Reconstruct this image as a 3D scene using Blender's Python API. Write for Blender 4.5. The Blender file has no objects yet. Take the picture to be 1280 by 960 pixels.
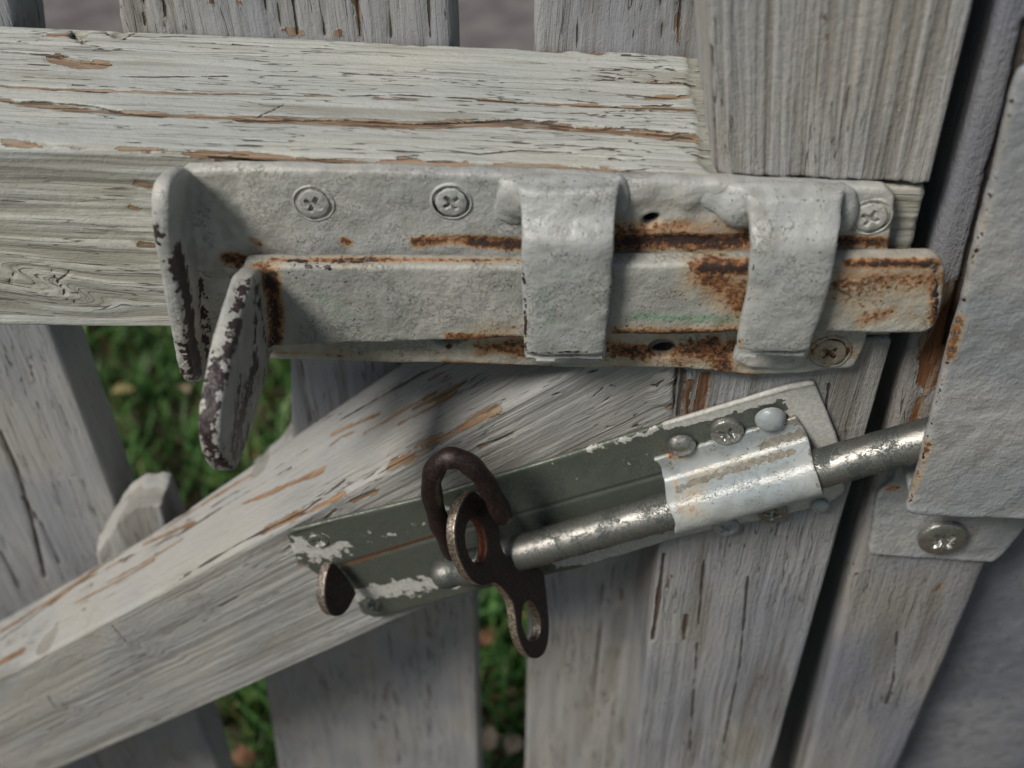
import bpy, bmesh, math, random
import numpy as np
from mathutils import Vector, Matrix
random.seed(7); rng = np.random.default_rng(7)
S = bpy.context.scene
COL = S.collection
R = math.radians

# ------------------------------------------------------------------ camera
PITCH, YAW, FPX = R(43.6), R(3.0), 1400.0
CAM = np.array([0.0, -0.25, 1.0])
cd = bpy.data.cameras.new("camera"); cam = bpy.data.objects.new("camera", cd); COL.objects.link(cam)
cam.location = CAM; cam.rotation_euler = (math.pi/2 - PITCH, 0, YAW)
cd.sensor_width = 36; cd.lens = 36*FPX/1280; cd.clip_start = 0.01; cd.clip_end = 200
cd.dof.use_dof = True; cd.dof.focus_distance = 0.335; cd.dof.aperture_fstop = 10.5
S.camera = cam
S.cycles.max_bounces = 4; S.cycles.diffuse_bounces = 2; S.cycles.glossy_bounces = 2; S.cycles.use_adaptive_sampling = True; S.cycles.adaptive_threshold = .05
# ------------------------------------------------------------------ light
sun_to = Vector((-0.50, -0.43, 0.72)).normalized()
w = bpy.data.worlds.new("World"); S.world = w; w.use_nodes = True
nt = w.node_tree; bg = nt.nodes['Background']; sk = nt.nodes.new('ShaderNodeTexSky')
sk.sky_type = 'NISHITA'; sk.sun_disc = False
sk.sun_elevation = math.asin(sun_to.z); sk.sun_rotation = math.atan2(sun_to.x, sun_to.y)
hs = nt.nodes.new('ShaderNodeHueSaturation'); hs.inputs['Saturation'].default_value = .68
nt.links.new(sk.outputs[0], hs.inputs['Color']); nt.links.new(hs.outputs[0], bg.inputs[0]); bg.inputs[1].default_value = 0.058
sl = bpy.data.lights.new("sun", 'SUN'); sl.energy = 3.75; sl.angle = R(17); sl.color = (1.0, 0.935, 0.84)
so = bpy.data.objects.new("sun", sl); COL.objects.link(so); so.location = (-2, -2, 4)
so.rotation_euler = sun_to.to_track_quat('Z', 'Y').to_euler()
S.view_settings.view_transform = 'Standard'; S.view_settings.look = 'None'
S.view_settings.exposure = 0.0; S.view_settings.gamma = 1.0

# ------------------------------------------------------------------ measuring helpers
_F = np.array([-math.sin(YAW)*math.cos(PITCH), math.cos(YAW)*math.cos(PITCH), -math.sin(PITCH)])
_R = np.array([math.cos(YAW), math.sin(YAW), 0.0]); _U = np.cross(_R, _F)
def ray(px, py): return _F*FPX + _R*(px-640) - _U*(py-480)
def P(px, py, Y=0.0):                      # point on the upright plane Y
    d = ray(px, py); return CAM + d*((Y-CAM[1])/d[1])
def PZ(px, py, Z):                         # point on the level plane Z
    d = ray(px, py); return CAM + d*((Z-CAM[2])/d[2])
def PN(px, py, p0, n):                     # point on any plane
    d = ray(px, py); return CAM + d*(np.dot(p0-CAM, n)/np.dot(d, n))
def surf(me):                              # picks the point of a mesh that the photo shows at a pixel
    V = getV(me); d = V-CAM; f = d@_F; qx = 640+d@_R/f*FPX; qy = 480-d@_U/f*FPX
    def pick(px, py):
        r = (qx-px)**2+(qy-py)**2; m = r < max(16, r.min()*1.5); i = np.where(m)[0]; return V[i[np.argmin(f[i])]]
    return pick
def unit(v): v = np.asarray(v, float); return v/np.linalg.norm(v)

def _h(i, j, k, s):
    n = (i*374761393 + j*668265263 + k*2147483647 + s*974634777) & 0xffffffff
    n = ((n ^ (n >> 13))*1274126177) & 0xffffffff
    n = (n ^ (n >> 16)); n = (n*2246822519) & 0xffffffff
    return ((n ^ (n >> 15)) & 0xffff)/65535.0
def noise(p, seed=0):                      # value noise, about -1..1
    p = np.asarray(p, float); f = np.floor(p); i = f.astype(np.int64); t = p-f; t = t*t*(3-2*t)
    o = 0
    for a in (0, 1):
        for b in (0, 1):
            for c in (0, 1):
                wgt = (t[:, 0] if a else 1-t[:, 0])*(t[:, 1] if b else 1-t[:, 1])*(t[:, 2] if c else 1-t[:, 2])
                o = o + wgt*_h(i[:, 0]+a, i[:, 1]+b, i[:, 2]+c, seed)
    return o*2-1
def fbm(p, seed=0, octv=3):
    o = 0; a = 1.0
    for k in range(octv): o = o + a*noise(np.asarray(p)*2**k, seed+k*17); a *= .5
    return o
def dline(V, pts):                         # distance to a polyline, metres
    if isinstance(pts, np.ndarray) and pts.ndim == 1: pts = [pts]
    pts = [np.asarray(q, float) for q in pts]
    best = np.full(len(V), 1e9)
    if len(pts) == 1: return np.linalg.norm(V-pts[0], axis=1)
    for a, b in zip(pts[:-1], pts[1:]):
        ab = b-a; t = np.clip(((V-a)@ab)/max(ab@ab, 1e-12), 0, 1)
        best = np.minimum(best, np.linalg.norm(V-(a+t[:, None]*ab), axis=1))
    return best
def field(V, items):                       # items: (points, radius mm, strength)
    o = np.zeros(len(V))
    for pts, r, st in items:
        d = dline(V, pts)/(r*.001); o = np.maximum(o, st*np.clip(1-d*.5, 0, 1))
    return o

# ------------------------------------------------------------------ object helpers
def thing(name, label, cat, loc, group=None):
    o = bpy.data.objects.new(name, None); COL.objects.link(o); o.location = loc; o.empty_display_size = .02
    o['label'] = label; o['category'] = cat
    if group: o['group'] = group
    return o
def add_obj(name, me, mat, parent=None, base=None, label=None, smooth=True):
    if mat: me.materials.clear(); me.materials.append(mat)
    o = bpy.data.objects.new(name, me); COL.objects.link(o)
    loc = None
    if parent is not None:
        r = parent; loc = Vector(parent.location)
        while r.parent: r = r.parent; loc = loc + r.location
        me.transform(Matrix.Translation(-loc)); o.parent = parent
    if smooth: me.polygons.foreach_set('use_smooth', np.ones(len(me.polygons), bool))
    me.update()
    if label: o['label'] = label
    return o
def np_mesh(V, Fq):
    me = bpy.data.meshes.new('m'); nv, nf = len(V), len(Fq)
    me.vertices.add(nv); me.vertices.foreach_set('co', np.asarray(V, np.float32).ravel())
    me.loops.add(nf*4); me.loops.foreach_set('vertex_index', np.asarray(Fq, np.int32).ravel())
    me.polygons.add(nf); me.polygons.foreach_set('loop_start', np.arange(0, nf*4, 4, dtype=np.int32))
    me.update(calc_edges=True); me.validate(); return me
def getV(me):
    a = np.empty(len(me.vertices)*3, np.float32); me.vertices.foreach_get('co', a); return a.reshape(-1, 3).astype(float)
def setV(me, V): me.vertices.foreach_set('co', np.asarray(V, np.float32).ravel()); me.update()
def getN(me):
    a = np.empty(len(me.vertices)*3, np.float32); me.vertex_normals.foreach_get('vector', a); return a.reshape(-1, 3).astype(float)
def attr(me, name, arr):
    arr = np.asarray(arr, np.float32)
    if arr.ndim == 2:
        a = me.attributes.new(name, 'FLOAT_VECTOR', 'POINT'); a.data.foreach_set('vector', arr.ravel())
    else:
        a = me.attributes.new(name, 'FLOAT', 'POINT'); a.data.foreach_set('value', arr)

def sstep(a, b, x):
    t = np.clip((x-a)/(b-a), 0, 1); return t*t*(3-2*t)
def bake_wood(me, g):
    attr(me, 'nzv', np.stack([.5+.3*fbm(g*np.array([.02, .035, .035]), 61, 3), .5+.3*fbm(g*np.array([.03, .07, .07]), 62, 2), .5+.3*fbm(g*np.array([.03, .05, .05]), 63, 2)], 1))
# a board: tensor grid over a box with rounded arrises; grain runs along A->B
def board(name, mat, A, B, Cc, D, depth, res, parent, r=1.5, cracks=(), wear=(), gouge=(), amp=(.25, .12), knots=(), seed=0, res_u=None, end_rough=0, front_grain=0, label=None, post=None, grain=(.011, .55), base=None):
    A, B, Cc, D = [np.asarray(q, float) for q in (A, B, Cc, D)]
    L = (np.linalg.norm(B-A)+np.linalg.norm(Cc-D))/2*1000; Wd = (np.linalg.norm(D-A)+np.linalg.norm(Cc-B))/2*1000; Dp = depth*1000
    rs, rt = res; ru = res_u or rt
    n = [max(2, int(L/rs)), max(2, int(Wd/rt)), max(2, int(Dp/ru))]
    idx = np.full((n[0]+1, n[1]+1, n[2]+1), -1, np.int32)
    m = np.zeros(idx.shape, bool); m[0] = m[-1] = True; m[:, 0] = m[:, -1] = True; m[:, :, 0] = m[:, :, -1] = True
    ijk = np.argwhere(m); idx[m] = np.arange(len(ijk))
    q = ijk/np.array(n)*np.array([L, Wd, Dp]); dims = np.array([L, Wd, Dp])
    c = np.clip(q, r, dims-r); v = q-c; ln = np.linalg.norm(v, axis=1, keepdims=True); nn = v/np.maximum(ln, 1e-9)
    q2 = c+nn*r
    s, t, u = q2[:, 0:1]/L, q2[:, 1:2]/Wd, q2[:, 2:3]*.001
    V = A+(B-A)*s+(D-A)*t+(A-B+Cc-D)*s*t+np.array([0, 1, 0])*u
    es, et, eu = unit(B-A), unit(D-A), np.array([0, 1., 0])
    Nw = nn[:, 0:1]*es+nn[:, 1:2]*et+nn[:, 2:3]*eu
    g = q2.copy()
    for kp, kr in knots:                   # grain bends round a knot
        kp = np.asarray(kp, float); rel = V-kp; a = rel@es*1000; b = rel@et*1000; rr = np.sqrt((a/2.2)**2+b**2)
        g[:, 1] += np.sign(b)*(-kr)*np.exp(-(rr/(kr*1.6))**2)*(1-np.exp(-(np.abs(b)/(kr*.3))))
    gs = g+seed*37.7
    hgt = front_grain*np.clip(-nn[:, 2], 0, 1)*(fbm(gs*np.array([.009, .62, .62]), seed+71, 2)-.3)+amp[0]*fbm(gs*np.array([.02, .09, .09]), seed, 3)+amp[1]*fbm(gs*np.array([grain[0], grain[1], grain[1]]), seed+5, 2)
    if end_rough: hgt += end_rough*np.abs(nn[:, 0])*fbm(gs*np.array([.4, .4, .4]), seed+9, 3)
    wob = fbm(gs*np.array([.12, .12, .12]), seed+3, 3)
    cr = np.full(len(V), 9.0)
    for pts, wd, dp in cracks:
        d = dline(V, pts)*1000 + .35*wob
        hgt -= dp*np.clip(1-np.maximum(d, 0)/(wd*1.6), 0, 1); cr = np.minimum(cr, np.maximum(d, 0)/wd)
    wr = np.zeros(len(V))
    for pts, wd, stg in wear:
        d = dline(V, pts)*1000; wr = np.maximum(wr, stg*np.clip(1.0-(d+.5*wob)/(wd*2), 0, 1))
    hgt -= .35*sstep(.45, .6, wr)
    for pt, gr, gd in gouge:
        d = dline(V, pt if isinstance(pt, list) else [pt])*1000+gr*.25*wob; hgt -= gd*sstep(gr, gr*.35, d)
    V = V+Nw*(hgt*.001)[:, None]
    if post is not None: V = post(V)
    F = []
    def sheet(ax, side, flip):
        sl_ = [slice(None)]*3; sl_[ax] = side; a = idx[tuple(sl_)]
        qd = np.stack([a[:-1, :-1], a[1:, :-1], a[1:, 1:], a[:-1, 1:]], -1).reshape(-1, 4)
        F.append(qd[:, ::-1] if flip else qd)
    hand = np.linalg.det(np.stack([es, et, eu])) > 0
    sheet(0, -1, not hand); sheet(0, 0, hand); sheet(1, -1, hand); sheet(1, 0, not hand); sheet(2, -1, not hand); sheet(2, 0, hand)
    me = np_mesh(V, np.concatenate(F))
    attr(me, 'dirt', np.clip(-(hgt-.28*amp[0]*fbm(gs*np.array([.02, .09, .09]), seed, 1))*2.2, 0, 1))
    attr(me, 'gco', gs); attr(me, 'crack', cr); attr(me, 'wear', wr); bake_wood(me, gs)
    return add_obj(name, me, mat, parent, label=label)

# solids -----------------------------------------------------------
def frame(p0, n, up=(0, 0, 1)):
    n = unit(n); x = unit(np.cross(up, n)); y = np.cross(n, x); return np.asarray(p0, float), x, y, n
def poly_mesh(loops, fr, th, bevel=0.0, bres=2, centre=False):
    """loops: world points on the plane fr (outer loop first, then holes); front face on the plane, body behind it"""
    p0, x, y, n = fr
    cu = bpy.data.curves.new('c', 'CURVE'); cu.dimensions = '2D'; cu.fill_mode = 'BOTH'
    for lp in loops:
        sp = cu.splines.new('POLY'); sp.points.add(len(lp)-1)
        for i, q in enumerate(lp):
            d = np.asarray(q, float)-p0; sp.points[i].co = (d@x, d@y, 0, 1)
        sp.use_cyclic_u = True
    cu.extrude = th/2-bevel; cu.bevel_depth = bevel; cu.offset = -bevel; cu.bevel_resolution = bres
    ob = bpy.data.objects.new('c', cu); COL.objects.link(ob)
    me = bpy.data.meshes.new_from_object(ob.evaluated_get(bpy.context.evaluated_depsgraph_get()))
    bpy.data.objects.remove(ob)
    o = p0-n*(0 if centre else th/2)
    M = Matrix(((x[0], y[0], n[0], o[0]), (x[1], y[1], n[1], o[1]), (x[2], y[2], n[2], o[2]), (0, 0, 0, 1)))
    me.transform(M); return me
def smooth_loop(pts, k=2):
    pts = [np.asarray(p, float) for p in pts]
    for _ in range(k):
        o = []
        for i in range(len(pts)):
            a, b = pts[i], pts[(i+1) % len(pts)]; o += [a*.75+b*.25, a*.25+b*.75]
        pts = o
    return pts
def round_loop(pts, r, k=4):               # round each corner of a loop with radius-like cut r (metres)
    pts = [np.asarray(p, float) for p in pts]; o = []
    for i, b in enumerate(pts):
        a, c = pts[i-1], pts[(i+1) % len(pts)]
        ra = min(r, np.linalg.norm(a-b)*.45); rc = min(r, np.linalg.norm(c-b)*.45)
        p, q = b+unit(a-b)*ra, b+unit(c-b)*rc
        for j in range(k+1):
            t = j/k; o.append(p*(1-t)**2+2*b*t*(1-t)+q*t*t)
    return o
def ellipse_px(cx, cy, rx, ry, ang, proj, n=28):
    o = []
    for i in range(n):
        t = 2*math.pi*i/n; a, b = rx*math.cos(t), ry*math.sin(t)
        o.append(proj(cx+a*math.cos(ang)-b*math.sin(ang), cy+a*math.sin(ang)+b*math.cos(ang)))
    return o
def merge(meshes):
    bm = bmesh.new()
    for m in meshes: bm.from_mesh(m)
    me = bpy.data.meshes.new('m'); bm.to_mesh(me); bm.free(); return me
def remesh(me, vox, smooth=2):
    ob = bpy.data.objects.new('r', me); COL.objects.link(ob)
    md = ob.modifiers.new('r', 'REMESH'); md.mode = 'VOXEL'; md.voxel_size = vox
    if smooth:
        ms = ob.modifiers.new('s', 'SMOOTH'); ms.iterations = smooth; ms.factor = .5
    out = bpy.data.meshes.new_from_object(ob.evaluated_get(bpy.context.evaluated_depsgraph_get()))
    bpy.data.objects.remove(ob); return out
def blob(p, rx, ry, rz):
    bm = bmesh.new(); bmesh.ops.create_uvsphere(bm, u_segments=24, v_segments=14, radius=1)
    me = bpy.data.meshes.new('b'); bm.to_mesh(me); bm.free()
    me.transform(Matrix.Translation(Vector(p)) @ Matrix.Diagonal((rx, ry, rz, 1))); return me
def lumpy(me, a1=.2, s1=.12, a2=.06, s2=.5, seed=0):
    V = getV(me); N = getN(me); h = a1*fbm(V*1000*s1+seed*3.1, seed, 2)+a2*fbm(V*1000*s2, seed+4, 2)
    setV(me, V+N*(h*.001)[:, None]); return me
def bake_metal(me):
    V = getV(me)*1000; attr(me, 'nzv', np.stack([.5+.3*fbm(V*.035, 51, 3), .5+.3*fbm(V*.22, 52, 2), .5+.3*fbm(V*np.array([.1, .2, .2]), 53, 3)], 1))
def marks(me, rust=(), wear=(), extra=()):
    bake_metal(me); V = getV(me); attr(me, 'rust', field(V, rust)); attr(me, 'wear', field(V, wear)); attr(me, 'extra', field(V, extra))
def dent(me, items):
    V = getV(me); N = getN(me); h = np.zeros(len(V))
    for p, r, d in items:
        dd = dline(V, p)*1000; h += d*sstep(r, r*.2, dd)
    setV(me, V+N*(h*.001)[:, None])
def tube(path, rad, seg=20, cap=True):
    path = [np.asarray(p, float) for p in path]; n = len(path); rad = rad if hasattr(rad, '__len__') else [rad]*n
    T = [unit(path[min(i+1, n-1)]-path[max(i-1, 0)]) for i in range(n)]
    nx = unit(np.cross(T[0], (0.3, 0.1, 1))); V = []; F = []
    for i in range(n):
        nx = unit(nx-T[i]*(nx@T[i])); ny = np.cross(T[i], nx)
        for j in range(seg):
            a = 2*math.pi*j/seg; V.append(path[i]+rad[i]*(nx*math.cos(a)+ny*math.sin(a)))
    for i in range(n-1):
        for j in range(seg):
            k = (j+1) % seg; F.append((i*seg+j, i*seg+k, (i+1)*seg+k, (i+1)*seg+j))
    if cap: F.append(tuple(range(seg))[::-1]); F.append(tuple(range((n-1)*seg, n*seg)))
    me = bpy.data.meshes.new('t'); me.from_pydata([tuple(v) for v in V], [], F); me.update(); return me
def spline(pts, n=8):
    pts = [np.asarray(p, float) for p in pts]; o = []
    for i in range(len(pts)-1):
        p0, p1, p2, p3 = pts[max(i-1, 0)], pts[i], pts[i+1], pts[min(i+2, len(pts)-1)]
        for k in range(n):
            t = k/n; o.append(.5*((2*p1)+(p2-p0)*t+(2*p0-5*p1+4*p2-p3)*t*t+(3*p1-p0-3*p2+p3)*t**3))
    o.append(pts[-1]); return o
# a screw head: dome with a cross recess, as a disc height field facing n
def screw_mesh(p, n, rad, dome, rec, ang, fill=0.0, star=False, seed=0, lip=True):
    """head with a cross recess inside a countersunk ring groove; returns mesh and per-vertex groove weight"""
    p, x, y, n = frame(p, n); nr, na = 38, 84; V = [p+n*(dome-rec*.9)]; F = []; G = [0.0]; hr = .86 if lip else 1.0
    for i in range(1, nr+1):
        rr = i/nr*(1.16 if lip else 1.0)
        for j in range(na):
            a = 2*math.pi*j/na; q = min(1, rr/hr*.985); g = 0.0
            h = dome*(1-q*q)**.5 if dome > .0009 else dome*(1-q**4)
            u, v = rr/hr*math.cos(a+ang), rr/hr*math.sin(a+ang); wd = .12+.06*max(0, 1-rr)
            def slot(c, d, ln, w_): return max(0, min(1, (w_-abs(c))/(w_*.45)))*max(0, min(1, (ln-abs(d))/.16))
            s_ = max(slot(u, v, .60, wd), slot(v, u, .60, wd))
            if star: s_ = max(s_, .35*max(slot((u+v)*.707, (u-v)*.707, .55, .05), slot((u-v)*.707, (u+v)*.707, .55, .05)))
            h -= rec*s_*(1-fill)*max(0, 1.15-rr)
            h += .00008*math.sin(3*a+seed)*rr+.00006*math.sin(7*a+2*seed)*rr
            if lip:
                g = max(0, 1-abs(rr-.92)/.11); h -= .0011*g*(1+.4*math.sin(2*a+seed*2.1)); e = max(0, (rr-1.0)/.16); h += .00003*(1-e)*(rr > .99)-.0006*e*e
                if rr <= .99: g *= 1
            V.append(p+x*rr*rad*math.cos(a)+y*rr*rad*math.sin(a)+n*h); G.append(max(g, .75*s_*(1-fill)))
    b = 1+(nr-1)*na
    for j in range(na):
        q = np.array(V[b+j]); V.append(q-n*.002); G.append(0)
    for j in range(na): F.append((0, 1+j, 1+(j+1) % na))
    for i in range(nr):
        for j in range(na):
            k = (j+1) % na; F.append((1+i*na+j, 1+(i+1)*na+j, 1+(i+1)*na+k, 1+i*na+k))
    me = bpy.data.meshes.new('s'); me.from_pydata([tuple(v) for v in V], [], F); me.update(); return me, np.array(G)

# ------------------------------------------------------------------ shader helpers
class X:                                   # tiny expression builder for math nodes
    def __init__(s, t, o): s.t, s.o = t, o
    def _m(s, op, b=None, c=None, clamp=False):
        n = s.t.nodes.new('ShaderNodeMath'); n.operation = op; n.use_clamp = clamp; s.t.links.new(s.o, n.inputs[0])
        for i, q in ((1, b), (2, c)):
            if q is None: continue
            if isinstance(q, X): s.t.links.new(q.o, n.inputs[i])
            else: n.inputs[i].default_value = q
        return X(s.t, n.outputs[0])
    def __add__(s, b): return s._m('ADD', b)
    __radd__ = __add__
    def __mul__(s, b): return s._m('MULTIPLY', b)
    __rmul__ = __mul__
    def __sub__(s, b): return s._m('SUBTRACT', b)
    def __rsub__(s, b): return (s*-1)+b
    def abs(s): return s._m('ABSOLUTE')
    def mx(s, b): return s._m('MAXIMUM', b)
    def mn(s, b): return s._m('MINIMUM', b)
    def ss(s, a, b):
        n = s.t.nodes.new('ShaderNodeMapRange'); n.interpolation_type = 'SMOOTHSTEP'; s.t.links.new(s.o, n.inputs[0])
        fl = a > b
        n.inputs[1].default_value, n.inputs[2].default_value = (b, a) if fl else (a, b)
        n.inputs[3].default_value, n.inputs[4].default_value = (1, 0) if fl else (0, 1); return X(s.t, n.outputs[0])
def new_mat(name):
    m = bpy.data.materials.new(name); m.use_nodes = True; return m, m.node_tree, m.node_tree.nodes['Principled BSDF']
def attr_n(t, nm):
    n = t.nodes.new('ShaderNodeAttribute'); n.attribute_name = nm; return n
def fa(t, nm): return X(t, attr_n(t, nm).outputs['Fac'])
def mapv(t, src, sc, loc=(0, 0, 0)):
    n = t.nodes.new('ShaderNodeMapping'); t.links.new(src, n.inputs[0]); n.inputs['Scale'].default_value = sc; n.inputs['Location'].default_value = loc; return n.outputs[0]
def nz(t, vec, sc=1, det=3, rough=.55, dist=0):
    n = t.nodes.new('ShaderNodeTexNoise'); t.links.new(vec, n.inputs['Vector']); n.inputs['Scale'].default_value = sc
    n.inputs['Detail'].default_value = det; n.inputs['Roughness'].default_value = rough; n.inputs['Distortion'].default_value = dist
    return X(t, n.outputs[0])
def vor(t, vec, sc=1, feat='F1'):
    n = t.nodes.new('ShaderNodeTexVoronoi'); n.feature = feat; t.links.new(vec, n.inputs['Vector']); n.inputs['Scale'].default_value = sc
    return X(t, n.outputs['Distance'])
def mix(t, f, a, b):
    n = t.nodes.new('ShaderNodeMix'); n.data_type = 'RGBA'
    if isinstance(f, X): t.links.new(f.o, n.inputs[0])
    else: n.inputs[0].default_value = f
    for i, q in ((6, a), (7, b)):
        if isinstance(q, tuple): n.inputs[i].default_value = (*q, 1)
        else: t.links.new(q, n.inputs[i])
    return n.outputs[2]
def link(t, a, b):
    t.links.new(a.o if isinstance(a, X) else a, b)
def bump(t, h, bs, dist=.001, st=1.0):     # h in millimetres
    n = t.nodes.new('ShaderNodeBump'); n.inputs['Distance'].default_value = dist; n.inputs['Strength'].default_value = st
    t.links.new(h.o, n.inputs['Height']); t.links.new(n.outputs[0], bs.inputs['Normal'])
def fmix(t, f, a, b):                      # float mix
    return f*(b-a)+a if isinstance(a, (int, float)) and isinstance(b, (int, float)) else a+(f*(b-a))

def wood_mat(name, base=(.43, .435, .41), tint=(.36, .39, .40), bare=(.34, .195, .10), cracks=.5, grain=1.0, peel=.0, rough=.62, fine=1.6, dirt=.5, lump=1.0, pits=.5):
    m, t, bs = new_mat(name); g = attr_n(t, 'gco').outputs['Vector']
    sep = t.nodes.new('ShaderNodeSeparateXYZ'); t.links.new(attr_n(t, 'nzv').outputs['Vector'], sep.inputs[0])
    low, msk, warp = (X(t, sep.outputs[i]) for i in range(3))
    gw = t.nodes.new('ShaderNodeVectorMath'); gw.operation = 'ADD'; t.links.new(g, gw.inputs[0])
    cmb = t.nodes.new('ShaderNodeCombineXYZ'); link(t, (warp-.5)*2.6, cmb.inputs[1]); t.links.new(cmb.outputs[0], gw.inputs[1]); gv = gw.outputs[0]
    f1 = nz(t, mapv(t, gv, (.03, fine, fine)), 1, 2, .6)
    lm = nz(t, mapv(t, g, (.35, .55, .55)), 1, 3, .62)
    fl = nz(t, mapv(t, g, (1.6, 2.4, 2.4)), 1, 1, .6)
    hair = nz(t, mapv(t, gv, (.02, .42, .42), (3, 9, 4)), 1, 2, .5)
    hc = (hair-.5).abs().ss(.010, .002)*msk.ss(.62-.3*cracks, .72-.25*cracks)*.85
    ckw = nz(t, mapv(t, g, (.5, 1, 1), (5, 5, 5)), 1, 1)
    ca = (fa(t, 'crack')+(ckw-.5)*.9).ss(1.25, .6)
    crk = hc.mx(ca)
    pl = nz(t, mapv(t, gv, (.055, .42, .42), (11, 3, 8)), 1, 4, .62)
    bare_m = (fa(t, 'wear')+(pl-.5)*1.5+(lm-.5)*.35+peel).ss(.58, .62)
    pit = fl.ss(.70, .78)*lm.ss(.45, .6)*pits
    # height in mm
    ridg = (f1-.5)*.4*grain
    h = ridg+((lm-.5)*.30+(fl-.5)*.13)*lump-crk*.7-bare_m*.3-pit*.15
    lift = (fa(t, 'wear')+(pl-.5)*1.5+(lm-.5)*.35+peel).ss(.44, .575)*(1-bare_m)
    h = h+lift*.16
    bump(t, h, bs)
    c = mix(t, low.ss(.3, .7), base, tint)
    dk = tuple(x*y for x, y in zip(base, (.5, .47, .42)))
    c = mix(t, ((f1-.5)*-1).ss(.04, .17)*.6*dirt, c, dk)
    c = mix(t, (fl*.6+lm*.4).ss(.44, .36)*.45, c, dk)
    c = mix(t, (fa(t, 'dirt')+(f1-.5)*.5+(lm-.5)*.4).ss(.22, .75)*.62, c, dk)
    c = mix(t, (lm-.5).ss(.12, .3)*.25, c, tuple(min(.7, x*1.25) for x in base))
    c = mix(t, ((1-low)*.6+lm*.4).ss(.50, .72)*.5*dirt, c, (.25, .215, .165))
    bw = mix(t, f1.ss(.35, .65), bare, tuple(x*.45 for x in bare))
    bw = mix(t, pl.ss(.5, .65)*.75, bw, (.27, .235, .18))
    halo = (fa(t, 'wear')+(pl-.5)*1.5+(lm-.5)*.35+peel).ss(.50, .575)*(1-bare_m)
    c = mix(t, halo*.35, c, (.55, .53, .47))
    c = mix(t, bare_m, c, bw)
    c = mix(t, pit*.6, c, (.09, .08, .07))
    c = mix(t, crk*.88, c, (.045, .034, .026))
    t.links.new(c, bs.inputs['Base Color']); link(t, (bare_m*.2+rough)+(lm-.5)*.2, bs.inputs['Roughness'])
    bs.inputs['Specular IOR Level'].default_value = .42
    return m
def metal_paint(name, base=(.42, .425, .39), tint=(.35, .39, .39), rough=.5, lump=1.0, chip=(.022, .014, .016), speck=.4, crackle=.4, extra_col=(.12, .26, .16), chipvar=1.7, wrinkle=.7):
    m, t, bs = new_mat(name); tc = t.nodes.new('ShaderNodeTexCoord').outputs['Object']
    g = mapv(t, tc, (1000, 1000, 1000))
    sep = t.nodes.new('ShaderNodeSeparateXYZ'); t.links.new(attr_n(t, 'nzv').outputs['Vector'], sep.inputs[0])
    low, a, m3 = (X(t, sep.outputs[i]) for i in range(3)); b = nz(t, g, .7, 3, .65); c3 = nz(t, g, 3.2, 1)
    ch = nz(t, mapv(t, g, (1, 1, 1), (9, 3, 5)), .42, 4, .64)
    chip_m = (fa(t, 'wear')*1.0+(ch-.5)*2.1).ss(.56, .60)
    rn = (m3-.5)*.5+(ch-.5)*.7+(b-.5)*.7+.5
    ru = fa(t, 'rust')+(rn-.5)*1.6
    rust_m = ru.ss(.50, .80); rust_d = ru.ss(.86, 1.12)
    ex = (fa(t, 'extra')+(b*.6+c3*.4-.5)*1.8).ss(.45, .85)
    sp = nz(t, mapv(t, g, (1, 1, 1), (1, 1, 5)), 1.3, 1).ss(.70, .74)*low.ss(.42, .55)*speck
    ve = vor(t, mapv(t, g, (1, 1, 1), (3, 3, 3)), .19, 'DISTANCE_TO_EDGE')
    ckl = (ve+(b-.5)*.12).ss(.025, .004)*m3.ss(.58-.12*crackle, .66-.12*crackle)*crackle
    wrk = (ch-.5).abs().ss(.018, .0)*(m3+(a-.5)*.8).ss(.55, .68)
    h = wrk*(-.22*wrinkle)+((a-.5)*.55+(b-.5)*.34+(c3-.5)*.07)*lump-chip_m*.28-ckl*.2-sp*.2+rust_m*(c3-.5)*.25+rust_m*(b-.5)*.3
    bump(t, h, bs)
    c = mix(t, low.ss(.35, .65), base, tint)
    c = mix(t, ((a-.5)*-1).ss(.0, .22)*.5, c, tuple(x*.55 for x in base))
    c = mix(t, (b-.5).ss(.1, .3)*.25, c, tuple(x*1.2 for x in base))
    c = mix(t, ex*.75, c, extra_col)
    halo = (fa(t, 'rust')+(ch-.5)*.7+(m3-.5)*.4).ss(.05, .62)*.85
    c = mix(t, halo, c, mix(t, (fa(t, 'rust')+(b-.5)*.8).ss(.25, .75), (.37, .30, .19), (.34, .165, .07)))
    rc = mix(t, b.ss(.38, .6), (.27, .115, .04), (.11, .05, .02))
    rc = mix(t, rust_d, rc, (.035, .018, .013))
    c = mix(t, rust_m, c, rc)
    edge = (fa(t, 'wear')*1.0+(ch-.5)*2.1).ss(.50, .555)*(1-chip_m)
    c = mix(t, edge*.5, c, (.55, .54, .48))
    c = mix(t, chip_m, c, mix(t, b.ss(.4, .6), chip, tuple(min(1, x*chipvar) for x in chip)))
    c = mix(t, wrk*(.45*wrinkle), c, (.12, .11, .095)); c = mix(t, sp*.8, c, (.03, .025, .022)); c = mix(t, ckl*.75, c, (.1, .09, .075))
    t.links.new(c, bs.inputs['Base Color'])
    link(t, (rust_m*.3+rough)+(b-.5)*.25+chip_m*-.08, bs.inputs['Roughness']); bs.inputs['Specular IOR Level'].default_value = .5
    return m
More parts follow.
